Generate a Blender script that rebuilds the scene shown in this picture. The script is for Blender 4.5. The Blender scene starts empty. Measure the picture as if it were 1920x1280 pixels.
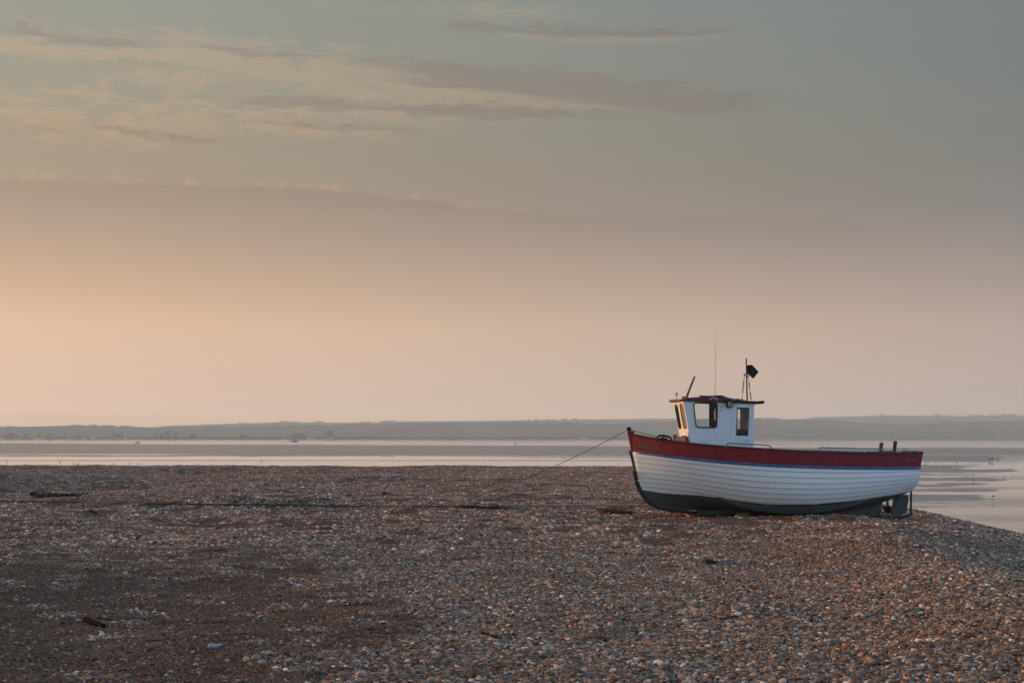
import bpy, math, random
import numpy as np
from mathutils import Vector, Matrix
from mathutils.geometry import tessellate_polygon

# ------------------------------------------------------------------ scene, camera, light
sc = bpy.context.scene
col = sc.collection
R = math.radians
F, HOR, EYE = 2667.0, 820.0, 5.0          # focal length and horizon row in photo pixels, eye height above the water
SUN_EL, SUN_AZ = R(5.0), R(18.0)           # sun low on the left, a little beyond square-on
cam = bpy.data.cameras.new('camera'); cam_o = bpy.data.objects.new('camera', cam); col.objects.link(cam_o)
cam.lens = 50; cam.sensor_width = 36; cam.shift_y = (HOR - 640) / 1920
cam.clip_start = 0.1; cam.clip_end = 40000
cam_o.location = (0, 0, EYE); cam_o.rotation_euler = (R(90), 0, 0)
sc.camera = cam_o
sc.view_settings.view_transform = 'Standard'; sc.view_settings.look = 'None'
sc.view_settings.exposure = 0.0; sc.view_settings.gamma = 1.0
sc.cycles.use_denoising = True
sc.cycles.max_bounces = 8; sc.cycles.diffuse_bounces = 3; sc.cycles.glossy_bounces = 3
sc.cycles.transmission_bounces = 6; sc.cycles.transparent_max_bounces = 8
sc.cycles.caustics_reflective = False; sc.cycles.caustics_refractive = False
sc.cycles.sample_clamp_indirect = 4.0

def lin(c):
    return tuple(((v / 255) / 12.92 if v / 255 <= 0.04045 else ((v / 255 + 0.055) / 1.055) ** 2.4) for v in c) + (1.0,)

class NT:
    """small helper round a node tree"""
    def __init__(s, nt): s.nt = nt; s.N = nt.nodes; s.L = nt.links
    def put(s, sock, v):
        if hasattr(v, 'is_output'): s.L.new(v, sock)
        else: sock.default_value = v
    def n(s, t, ins=None, out=0, **kw):
        nd = s.N.new(t)
        for k, v in kw.items(): setattr(nd, k, v)
        for k, v in (ins or {}).items(): s.put(nd.inputs[k], v)
        return nd.outputs[out] if out is not None else nd
    def m(s, op, a, b=None, c=None, clamp=False):
        ins = {0: a}
        if b is not None: ins[1] = b
        if c is not None: ins[2] = c
        return s.n('ShaderNodeMath', ins, operation=op, use_clamp=clamp)
    def ss(s, x, a, b, lo=0.0, hi=1.0):
        return s.n('ShaderNodeMapRange', {0: x, 1: a, 2: b, 3: lo, 4: hi}, interpolation_type='SMOOTHSTEP')
    def mix(s, f, a, b, mode='MIX'):
        nd = s.N.new('ShaderNodeMix'); nd.data_type = 'RGBA'; nd.blend_type = mode
        s.put(nd.inputs[0], f); s.put(nd.inputs[6], a); s.put(nd.inputs[7], b)
        return nd.outputs[2]
    def ramp(s, f, stops, interp='LINEAR'):
        nd = s.N.new('ShaderNodeValToRGB'); cr = nd.color_ramp; cr.interpolation = interp
        while len(cr.elements) < len(stops): cr.elements.new(0.5)
        for e, (p, c) in zip(cr.elements, stops): e.position = p; e.color = c
        s.L.new(f, nd.inputs[0]); return nd.outputs[0]
    def noise(s, vec, scale, detail=4, rough=0.55, out=0, dist=0.0):
        return s.n('ShaderNodeTexNoise', {'Vector': vec, 'Scale': scale, 'Detail': detail, 'Roughness': rough, 'Distortion': dist}, out=out)

# ---- world: dusk sky, peach towards the sun, blue grey behind the camera, with streaks of cloud
world = bpy.data.worlds.new('World'); sc.world = world; world.use_nodes = True
w = NT(world.node_tree); w.N.clear()
dirv = w.n('ShaderNodeTexCoord', out=0)
sx, sy, sz = [w.n('ShaderNodeSeparateXYZ', {0: dirv}, out=i) for i in range(3)]
el = w.m('ARCSINE', w.m('MAXIMUM', sz, 0.0))
az = w.m('ARCTAN2', sx, sy)
pos = w.m('SQRT', w.m('DIVIDE', el, math.pi / 2))
cosphi = w.m('DIVIDE', w.m('ADD', w.m('MULTIPLY', sx, -math.cos(SUN_AZ)), w.m('MULTIPLY', sy, math.sin(SUN_AZ))),
             w.m('SQRT', w.m('ADD', w.m('ADD', w.m('MULTIPLY', sx, sx), w.m('MULTIPLY', sy, sy)), 1e-6)))
phi = w.m('ARCCOSINE', w.m('MINIMUM', w.m('MAXIMUM', cosphi, -1.0), 1.0))
ZEN = (118, 150, 190)
HAZE_D, HAZE_TOP, HAZE_FAR, HAZE_J = 2.6e-4, 124.0, 7300.0, (.36, .312, .295)   # the air the low sky is seen through
PS = [0.0, .098, .169, .2185, .254, .309, .345, .385, .437, .577, .75, 1.0]
def rampw(cols):
    """cols: sky as seen from the ground; below, the light that must enter the haze to be seen so"""
    cs = np.array([lin(c)[:3] for c in cols]); st = []
    for p in np.concatenate([np.linspace(.0, .46, 24), [.52, .577, .7, .85, 1.0]]):
        want = np.array([np.interp(p, PS, cs[:, k]) for k in range(3)]); e = max(p * p * math.pi / 2, 1e-4)
        T = math.exp(-HAZE_D * min((HAZE_TOP - EYE) / math.sin(e), HAZE_FAR * 1.03))
        st.append((float(p), tuple(np.clip((want - (1 - T) * np.array(HAZE_J)) / T, .01, 3.9) / 4) + (1.0,)))
    return w.ramp(pos, st)
SKY_L = rampw([(216, 189, 172), (221, 191, 171), (226, 192, 170), (229, 193, 163), (214, 178, 149), (182, 158, 139), (173, 155, 132), (165, 157, 139), (157, 157, 147), (150, 160, 166), (132, 156, 182), ZEN])
SKY_R = rampw([(180, 169, 163), (182, 170, 162), (186, 168, 158), (182, 162, 152), (166, 150, 142), (138, 130, 126), (129, 126, 120), (123, 126, 122), (119, 126, 126), (130, 148, 166), (125, 153, 188), ZEN])
SKY_B = rampw([(190, 214, 242), (191, 218, 249), (192, 221, 254), (192, 222, 258), (192, 223, 262), (192, 224, 264), (192, 224, 264), (190, 223, 264), (188, 222, 263), (168, 203, 246), (145, 180, 224), ZEN])
SKY_S = rampw([(250, 205, 158), (252, 208, 158), (252, 208, 158), (248, 204, 158), (238, 194, 150), (222, 182, 140), (206, 174, 138), (192, 168, 140), (182, 168, 148), (166, 172, 174), (138, 158, 182), ZEN])
base = w.mix(w.ss(phi, R(16), R(51)), SKY_S, SKY_L)
base = w.mix(w.n('ShaderNodeMapRange', {0: phi, 1: R(52), 2: R(93), 3: 0.0, 4: 1.0}), base, SKY_R)
base = w.mix(w.ss(phi, R(93), R(165)), base, SKY_B)
# cloud streaks: (photo x, y, half length, half thickness, slope) turned into azimuth and elevation
def sky_ae(px, py):
    t = (px - 960) / F
    return math.atan(t), math.atan((HOR - py) / F * math.cos(math.atan(t)))
n_big = w.noise(w.n('ShaderNodeVectorMath', {0: dirv, 1: (14, 14, 60)}, operation='MULTIPLY'), 1.0, 5, .6)
n_fine = w.noise(w.n('ShaderNodeVectorMath', {0: dirv, 1: (40, 40, 210)}, operation='MULTIPLY'), 1.0, 6, .62)
n_w = w.m('SUBTRACT', n_big, 0.5)
n_f = w.m('SUBTRACT', n_fine, 0.5)
WISPS = [(60, 95, 250, 30, .03, .9), (300, 98, 250, 22, .02, .8), (520, 84, 340, 22, .02, .75), (170, 58, 190, 13, .0, .5), (560, 126, 260, 16, .03, .7), (720, 150, 540, 44, .05, .85),
         (1030, 186, 480, 40, .06, .9), (330, 150, 300, 17, -.13, .65), (300, 192, 280, 26, .03, .6), (620, 214, 500, 46, .04, .85), (120, 222, 280, 30, .02, .75), (190, 266, 350, 32, .04, .75),
         (500, 246, 320, 24, .03, .65), (760, 18, 320, 24, .02, .65), (970, 22, 170, 24, .05, .55), (1120, 68, 350, 27, .02, .9), (1350, 60, 220, 14, .0, .55), (1390, 8, 90, 10, 0, .45), (90, 168, 220, 7, .0, .35),
         (1480, 362, 140, 10, .05, .3), (1650, 372, 150, 9, .02, .25)]
CORES = [(140, 70, 210, 11, .02, .95), (500, 100, 130, 8, .0, .7), (960, 143, 340, 20, .07, 1.05), (1200, 182, 330, 25, .07, 1.15), (880, 162, 210, 10, .04, .8), (700, 204, 340, 11, .05, .85),
         (1000, 214, 270, 12, .05, .85), (620, 238, 270, 8, .03, .75), (310, 257, 200, 9, .06, .75), (60, 243, 160, 7, .0, .6), (1130, 59, 350, 14, .01, 1.), (1350, 205, 140, 8, .02, .7), (430, 190, 150, 6, .02, .5)]
n_x = w.noise(w.n('ShaderNodeVectorMath', {0: dirv, 1: (95, 95, 330)}, operation='MULTIPLY'), 1.0, 5, .65)
n_x = w.m('SUBTRACT', n_x, 0.5)
def streaks(lst, wob):
    tot = None
    for (px, py, hl, ht, sl, amp) in lst:
        a0, e0 = sky_ae(px, py)
        da = w.m('SUBTRACT', az, a0)
        de = w.m('SUBTRACT', w.m('ADD', w.m('SUBTRACT', el, e0), w.m('MULTIPLY', da, sl)), w.m('MULTIPLY', wobble, wob / F))
        u = w.m('MULTIPLY', w.m('ADD', da, w.m('MULTIPLY', n_w, 0.13)), F / hl); v = w.m('MULTIPLY', de, F / ht)
        d = w.m('EXPONENT', w.m('MULTIPLY', w.m('ADD', w.m('MULTIPLY', u, u), w.m('MULTIPLY', v, v)), -1.6))
        d = w.m('MULTIPLY', d, amp)
        tot = d if tot is None else w.m('ADD', tot, d)
    return tot
wobble = w.m('ADD', n_w, w.m('ADD', w.m('MULTIPLY', n_f, .9), w.m('MULTIPLY', n_x, .5)))
wisp = w.m('MULTIPLY', streaks(WISPS, 44), .68); core = w.m('MULTIPLY', streaks(CORES, 44), 1.25)
# elsewhere in the sky: the same sort of thin streaks, broadly scattered
wide = w.m('MULTIPLY', w.ss(n_big, .56, .74), w.m('MULTIPLY', w.ss(w.m('ABSOLUTE', az), .42, .6), w.ss(el, .1, .25)))
wisp = w.m('ADD', wisp, w.m('MULTIPLY', wide, .7))
n_y = w.m('SUBTRACT', w.noise(w.n('ShaderNodeVectorMath', {0: dirv, 1: (210, 210, 640)}, operation='MULTIPLY'), 1.0, 4, .65), .5)
tex = w.m('ADD', w.m('MULTIPLY', n_f, 3.4), w.m('ADD', w.m('ADD', w.m('MULTIPLY', n_x, 2.6), w.m('MULTIPLY', n_y, 1.2)), w.m('MULTIPLY', n_w, 1.8)))
alpha = w.m('MULTIPLY', w.ss(w.m('MULTIPLY', wisp, w.m('ADD', 1.0, tex)), .2, .95), 1.0)
shadea = w.m('MULTIPLY', w.ss(w.m('MULTIPLY', core, w.m('ADD', 1.0, w.m('MULTIPLY', tex, .8))), .15, 1.05), .9)
lit = w.mix(1.0, base, (1.33, 1.13, 1.0, 1), 'MULTIPLY')
shade = w.mix(1.0, base, (.93, .81, .82, 1), 'MULTIPLY')
skyc = w.mix(shadea, w.mix(alpha, base, lit), shade)
# low cloud bank with small turrets along its top
aL, eL = zip(*[sky_ae(x, y) for x, y in [(-700, 322), (0, 332), (300, 340), (600, 352), (1000, 397), (1300, 407), (1480, 409), (1600, 418), (1740, 433), (1900, 440)]])
fc = w.N.new('ShaderNodeFloatCurve'); cm = fc.mapping; cv = cm.curves[0]
A0, A1, E0, E1 = -.65, .45, .10, .22
pts = [((a - A0) / (A1 - A0), (e - E0) / (E1 - E0)) for a, e in zip(aL, eL)]
pts = [(0.0, pts[0][1])] + pts + [(1.0, pts[-1][1])]
while len(cv.points) < len(pts): cv.points.new(.5, .5)
for p, q in zip(cv.points, pts): p.location = q
cm.update()
w.put(fc.inputs[1], w.m('DIVIDE', w.m('SUBTRACT', az, A0), A1 - A0, clamp=True))
etop = w.m('MULTIPLY_ADD', fc.outputs[0], E1 - E0, E0)
n_t = w.noise(w.n('ShaderNodeVectorMath', {0: dirv, 1: (105, 105, 80)}, operation='MULTIPLY'), 1.0, 5, .6)
turret = w.m('MULTIPLY', w.ss(n_t, .5, .68), 16 / F)
fade_r = w.m('MULTIPLY', w.ss(az, -.12, .06, 1.0, .25), 1.0)
s_body = w.m('SUBTRACT', w.m('ADD', etop, w.m('ADD', w.m('MULTIPLY', n_f, 16 / F), w.m('MULTIPLY', n_x, 10 / F))), el)
s_tur = w.m('ADD', s_body, turret)
bank_a = w.m('MULTIPLY', w.ss(s_body, -4 / F, 8 / F), w.m('POWER', 2.718, w.m('MULTIPLY', w.m('MAXIMUM', s_body, 0.0), w.ss(az, -.15, .12, -F / 50, -F / 20))))
bank_end = w.m('MULTIPLY', w.ss(az, .20, .29, 1.0, 0.0), w.ss(az, -1.0, -.5))
skyc = w.mix(w.m('MULTIPLY', w.m('MULTIPLY', bank_a, .76), bank_end), skyc, w.mix(1.0, base, (.86, .79, .80, 1), 'MULTIPLY'))
tur_a = w.m('MULTIPLY', w.m('MULTIPLY', w.ss(s_tur, 0.0, 5 / F), w.ss(s_body, 9 / F, -3 / F)), w.m('MULTIPLY', fade_r, bank_end))
skyc = w.mix(w.m('MULTIPLY', tur_a, .8), skyc, w.mix(1.0, base, (1.32, 1.15, 1.0, 1), 'MULTIPLY'))
# soft lighter wisps below the bank
wis = w.m('MULTIPLY', w.ss(n_big, .5, .75), w.m('MULTIPLY', w.ss(el, .10, .145), w.ss(el, .185, .16)))
skyc = w.mix(w.m('MULTIPLY', wis, .4), skyc, w.mix(1.0, base, (1.12, 1.04, 1.0, 1), 'MULTIPLY'))
neb = w.n('ShaderNodeTexSky', sky_type='NISHITA', sun_disc=False, sun_elevation=SUN_EL, sun_rotation=-(math.pi / 2 - SUN_AZ), altitude=5)
bg1 = w.n('ShaderNodeBackground', {0: skyc, 1: 4.0})
bg2 = w.n('ShaderNodeBackground', {0: neb, 1: 0.05})
mixb = w.n('ShaderNodeMixShader', {0: 0.06, 1: bg1, 2: bg2})
w.n('ShaderNodeOutputWorld', {0: mixb}, out=None)

S = Vector((-math.cos(SUN_AZ) * math.cos(SUN_EL), math.sin(SUN_AZ) * math.cos(SUN_EL), math.sin(SUN_EL)))
sun = bpy.data.lights.new('sun', 'SUN'); sun.energy = 5.0; sun.angle = R(0.6); sun.color = (1.0, .50, .20)
sun_o = bpy.data.objects.new('sun', sun); col.objects.link(sun_o)
sun_o.rotation_euler = S.to_track_quat('Z', 'Y').to_euler()

# ------------------------------------------------------------------ helpers
rng = np.random.default_rng(7); random.seed(7)
def sstep(a, b, x):
    t = np.clip((x - a) / (b - a), 0, 1); return t * t * (3 - 2 * t)
_lat = rng.random((256, 256))
def vnoise(x, y, s=1.0, oct=4, pers=.5):
    x = np.asarray(x, float) / s; y = np.asarray(y, float) / s; o = 0; a = 1.0; tot = 0
    for k in range(oct):
        xi = np.floor(x).astype(int); yi = np.floor(y).astype(int); fx = x - xi; fy = y - yi
        fx = fx * fx * (3 - 2 * fx); fy = fy * fy * (3 - 2 * fy)
        g = lambda i, j: _lat[(xi + i + 17 * k) & 255, (yi + j + 31 * k) & 255]
        o = o + a * ((g(0, 0) * (1 - fx) + g(1, 0) * fx) * (1 - fy) + (g(0, 1) * (1 - fx) + g(1, 1) * fx) * fy)
        tot += a; a *= pers; x = x * 2.03; y = y * 2.03
    return o / tot - .5

class MB:
    def __init__(s): s.v = []; s.f = []; s.mi = []
    def add(s, vs, fs, mi=0):
        b = len(s.v); s.v += [tuple(map(float, p)) for p in vs]
        for f in fs: s.f.append([b + i for i in f]); s.mi.append(mi)
        return s
    def box(s, c, d, mi=0, rot=None):
        hx, hy, hz = d[0] / 2, d[1] / 2, d[2] / 2; c = Vector(c)
        vs = [Vector((sx * hx, sy * hy, sz_ * hz)) for sz_ in (-1, 1) for sx, sy in ((-1, -1), (1, -1), (1, 1), (-1, 1))]
        if rot is not None: vs = [rot @ p for p in vs]
        return s.add([p + c for p in vs], [(3, 2, 1, 0), (4, 5, 6, 7), (0, 1, 5, 4), (1, 2, 6, 5), (2, 3, 7, 6), (3, 0, 4, 7)], mi)
    def tube(s, path, r, n=8, mi=0, cap=True):
        P = [Vector(p) for p in path]; m = len(P); rs = r if hasattr(r, '__len__') else [r] * m
        vs = []; up = None
        for i in range(m):
            t = (P[min(i + 1, m - 1)] - P[max(i - 1, 0)]).normalized()
            if up is None: up = t.orthogonal().normalized()
            up = (up - t * up.dot(t)); up = up.normalized() if up.length > 1e-6 else t.orthogonal().normalized()
            b = t.cross(up)
            vs += [P[i] + (up * math.cos(2 * math.pi * k / n) + b * math.sin(2 * math.pi * k / n)) * rs[i] for k in range(n)]
        fs = [(i * n + k, i * n + (k + 1) % n, (i + 1) * n + (k + 1) % n, (i + 1) * n + k) for i in range(m - 1) for k in range(n)]
        if cap: fs += [tuple(range(n - 1, -1, -1)), tuple(range((m - 1) * n, m * n))]
        return s.add(vs, fs, mi)
    def lathe(s, base, axis, prof, n=12, mi=0):
        """prof: (distance along axis, radius)"""
        base = Vector(base); ax = Vector(axis).normalized()
        return s.tube([base + ax * (d + i * 1e-5) for i, (d, r) in enumerate(prof)], [max(r, 1e-4) for d, r in prof], n, mi)
    def grid(s, pts, mi=0, close_u=False):
        """pts: rows of equal length"""
        nr, nc = len(pts), len(pts[0])
        fs = [(i * nc + j, i * nc + j + 1, (i + 1) * nc + j + 1, (i + 1) * nc + j) for i in range(nr - 1) for j in range(nc - 1)]
        return s.add([p for r in pts for p in r], fs, mi)
    def plate(s, outer, holes, mapf, d0, d1, mi=0, mi_in=None, mi_edge=None):
        """2-D outline with holes, turned into a slab: mapf(a, b, depth) -> 3-D"""
        polys = [outer] + list(holes)
        tris = tessellate_polygon([[Vector((p[0], p[1], 0)) for p in q] for q in polys])
        flat = [p for q in polys for p in q]; n = len(flat)
        s.add([mapf(p[0], p[1], d0) for p in flat], [tuple(t) for t in tris], mi)
        s.add([mapf(p[0], p[1], d1) for p in flat], [tuple(reversed(t)) for t in tris], mi if mi_in is None else mi_in)
        for q in polys:
            m = len(q); vs = [mapf(p[0], p[1], d0) for p in q] + [mapf(p[0], p[1], d1) for p in q]
            s.add(vs, [(i, (i + 1) % m, m + (i + 1) % m, m + i) for i in range(m)], mi if mi_edge is None else mi_edge)
        return s
    def build(s, name, mats, parent=None, smooth=False, attrs=None, recalc=True):
        me = bpy.data.meshes.new(name); me.from_pydata(s.v, [], s.f)
        mats = mats if isinstance(mats, (list, tuple)) else [mats]
        for m_ in mats: me.materials.append(m_)
        if len(mats) > 1: me.polygons.foreach_set('material_index', s.mi)
        if attrs:
            for k, vals in attrs.items():
                at = me.attributes.new(k, 'FLOAT', 'POINT'); at.data.foreach_set('value', np.asarray(vals, np.float32))
        if recalc:
            import bmesh
            bm = bmesh.new(); bm.from_mesh(me)
            bmesh.ops.recalc_face_normals(bm, faces=bm.faces); bm.to_mesh(me); bm.free()
        if smooth: me.polygons.foreach_set('use_smooth', [True] * len(me.polygons))
        me.update()
        o = bpy.data.objects.new(name, me); col.objects.link(o)
        if parent: o.parent = parent
        return o

def tag(o, label=None, cat=None, group=None, kind=None):
    if label: o['label'] = label
    if cat: o['category'] = cat
    if group: o['group'] = group
    if kind: o['kind'] = kind
    return o
def empty(name, loc=(0, 0, 0), rz=0, parent=None):
    o = bpy.data.objects.new(name, None); col.objects.link(o); o.location = loc; o.rotation_euler = (0, 0, rz); o.empty_display_size = .2
    if parent: o.parent = parent
    return o
def copy_tree(o, parent=None):
    c = o.copy(); col.objects.link(c)
    if parent: c.parent = parent
    for ch in o.children: copy_tree(ch, c)
    return c
def rpoly(cs, r, n=4):
    """polygon with rounded corners"""
    out = []; m = len(cs)
    for i in range(m):
        p = Vector(cs[i]); a = Vector(cs[i - 1]); b = Vector(cs[(i + 1) % m])
        da = (a - p); db = (b - p); ra = min(r, da.length * .48); rb = min(r, db.length * .48)
        A = p + da.normalized() * ra; B = p + db.normalized() * rb
        for k in range(n + 1):
            t = k / n; q = A * (1 - t) ** 2 + p * 2 * t * (1 - t) + B * t * t; out.append((q.x, q.y))
    return out

# ------------------------------------------------------------------ materials
def mat(name, color, rough=.6, metal=0.0, vary=.25, vscale=6.0, spec=.4, bump=0.0, bscale=40.0, dirt=None, dscale=3.0, damt=.5):
    m_ = bpy.data.materials.new(name); m_.use_nodes = True; t = NT(m_.node_tree); p = t.N['Principled BSDF']
    co = t.n('ShaderNodeTexCoord', out=3)
    n1 = t.noise(co, vscale, 5, .6)
    c = color if len(color) == 4 else tuple(color) + (1,)
    lo = tuple(v * (1 - vary) for v in c[:3]) + (1,); hi = tuple(min(v * (1 + vary), 1) for v in c[:3]) + (1,)
    cc = t.mix(t.ss(n1, .3, .7), lo, hi)
    if dirt:
        n2 = t.noise(co, dscale, 6, .68)
        cc = t.mix(t.m('MULTIPLY', t.ss(n2, .50, .72), damt), cc, tuple(dirt) + (1,))
    t.put(p.inputs['Base Color'], cc); p.inputs['Roughness'].default_value = rough; p.inputs['Metallic'].default_value = metal
    p.inputs['Specular IOR Level'].default_value = spec
    t.put(p.inputs['Roughness'], t.m('MULTIPLY_ADD', n1, .2, rough - .1))
    if bump:
        t.put(p.inputs['Normal'], t.n('ShaderNodeBump', {'Strength': bump, 'Distance': .02, 'Height': t.noise(co, bscale, 4, .6)}))
    return m_
M = {}
M['red'] = mat('red_paint', (.23, .018, .028), .5, vary=.18, dirt=(.10, .015, .02), dscale=2.2, damt=.55, bump=.12, bscale=30)
M['red_rail'] = mat('red_rail_paint', (.10, .012, .016), .45, vary=.2)
M['blue'] = mat('blue_paint', (.06, .14, .32), .45, vary=.2)
M['cabin'] = mat('white_cabin_paint', (.73, .81, .88), .45, vary=.05, dirt=(.50, .50, .50), dscale=1.6, damt=.35, bump=.08, bscale=20)
M['inside'] = mat('dark_brown_lining', (.022, .015, .013), .6, vary=.4, vscale=12)
M['wood'] = mat('varnished_wood', (.30, .13, .055), .5, vary=.4, vscale=9)
M['raw_wood'] = mat('weathered_wood', (.17, .12, .08), .8, vary=.4, vscale=14, bump=.3)
M['orange_wood'] = mat('tarred_timber', (.20, .09, .05), .8, vary=.5, vscale=8, bump=.4)
M['black'] = mat('black_rubber', (.012, .012, .013), .55, vary=.3)
M['bright_wood'] = mat('sunlit_varnished_wood', (.55, .24, .09), .5, vary=.15)  # lighter copy of the wood, coloured orange for the sunlit sliver inside
M['blind'] = mat('tan_blind', (.42, .30, .19), .8, vary=.1)
M['iron'] = mat('rusty_iron', (.03, .022, .018), .7, vary=.5, metal=.2, bump=.3)
M['keel'] = mat('tarred_keel', (.024, .018, .016), .65, vary=.4)
M['slate'] = mat('slate_antifoul', (.070, .088, .092), .6, vary=.3, dirt=(.022, .026, .027), dscale=2.5, damt=.8)
M['teal'] = mat('skylit_teal_antifoul', (.10, .125, .135), .6, vary=.25)  # lighter than the slate: sky light on the bilge keels put into the paint
M['steel'] = mat('galvanised_steel', (.32, .36, .38), .35, metal=.8, vary=.2)
M['pale'] = mat('pale_plastic', (.6, .6, .58), .4, vary=.1)
M['bluegrey'] = mat('blue_grey_paint', (.09, .15, .18), .5, vary=.25)
M['deck'] = mat('grey_deck', (.22, .22, .21), .75, vary=.2)
M['pink'] = mat('faded_pink_buoy', (.55, .22, .20), .55, vary=.2)
M['rope'] = mat('pale_rope', (.34, .28, .25), .9, vary=.3, vscale=40)
M['darkrope'] = mat('dark_rope', (.035, .028, .024), .9, vary=.4, vscale=40)
M['letter'] = mat('black_lettering', (.018, .012, .012), .5, vary=.2)
M['letter_edge'] = mat('pale_lettering_edge', (.5, .38, .35), .5, vary=.3)
M['flag'] = mat('black_flag_cloth', (.012, .011, .012), .85, vary=.3)
M['wetwood'] = mat('dark_driftwood', (.010, .008, .007), .95, spec=.03, vary=.5, vscale=20, bump=.4)
M['leaf'] = mat('beach_plant_green', (.05, .075, .02), .6, vary=.4)
M['twig'] = mat('dry_twig', (.16, .10, .06), .8, vary=.4)
M['flint'] = mat('pale_flint', (.33, .36, .39), .6, vary=.15, vscale=3, bump=.2)
M['flintw'] = mat('white_chalky_flint', (.44, .43, .40), .7, vary=.12, vscale=3, bump=.2)
M['flintg'] = mat('grey_green_flint', (.22, .22, .18), .6, vary=.2, vscale=3, bump=.2)
M['blueplastic'] = mat('blue_plastic', (.10, .24, .36), .3, vary=.3)
M['tree'] = mat('far_foliage', (.035, .045, .03), .9, vary=.4, vscale=.2)
M['bark'] = mat('far_bark', (.06, .05, .04), .9)
M['render'] = mat('pale_house_wall', (.7, .68, .64), .8, vary=.05)
M['tile'] = mat('red_tile_roof', (.25, .11, .07), .8, vary=.2)
M['boatgrey'] = mat('far_boat_hull', (.05, .05, .06), .6)
M['post'] = mat('dark_tarred_post', (.045, .032, .026), .75, vary=.4)
M['bird'] = mat('dark_bird', (.04, .036, .034), .8)

# clear glass
g_ = bpy.data.materials.new('window_glass'); g_.use_nodes = True; t = NT(g_.node_tree); t.N.clear()
gl = t.n('ShaderNodeBsdfGlossy', {'Color': (1, 1, 1, 1), 'Roughness': .02})
tr = t.n('ShaderNodeBsdfTransparent', {'Color': (.93, .95, .95, 1)})
t.n('ShaderNodeOutputMaterial', {0: t.n('ShaderNodeMixShader', {0: t.n('ShaderNodeFresnel', {'IOR': 1.16}), 1: tr, 2: gl})}, out=None)
M['glass'] = g_

# white topsides with the dark bottom paint below an uneven boot line (attribute wl = height over that line)
hm = bpy.data.materials.new('hull_paint'); hm.use_nodes = True; t = NT(hm.node_tree); p = t.N['Principled BSDF']
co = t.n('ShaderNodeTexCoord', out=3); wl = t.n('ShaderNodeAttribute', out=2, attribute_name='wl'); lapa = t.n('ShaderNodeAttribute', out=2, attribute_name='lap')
wv = t.n('ShaderNodeVectorMath', {0: co, 1: (1.2, 1.2, 4.0)}, operation='MULTIPLY')
streak = t.noise(t.n('ShaderNodeVectorMath', {0: co, 1: (9, 9, 1.2)}, operation='MULTIPLY'), 1.0, 5, .65)
white = t.mix(t.m('MULTIPLY', t.ss(streak, .5, .75), .22), (.85, .91, .95, 1), (.62, .64, .65, 1))
white = t.mix(t.m('MULTIPLY', t.ss(t.noise(wv, 1.0, 6, .7), .52, .75), .16), white, (.48, .46, .43, 1))
white = t.mix(t.m('MULTIPLY', lapa, .8), white, (.13, .09, .08, 1))  # lap lips painted darker: seam grime that also deepens the lap shadow lines
dark = t.mix(t.noise(wv, 2.0, 5, .65), (.042, .052, .055, 1), (.085, .103, .107, 1))
edge = t.m('ADD', wl, t.m('MULTIPLY', t.m('SUBTRACT', t.noise(wv, 2.6, 4, .6), .5), .05))
t.put(p.inputs['Base Color'], t.mix(t.ss(edge, -.006, .006), dark, white)); p.inputs['Roughness'].default_value = .48
M['hull'] = hm

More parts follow.
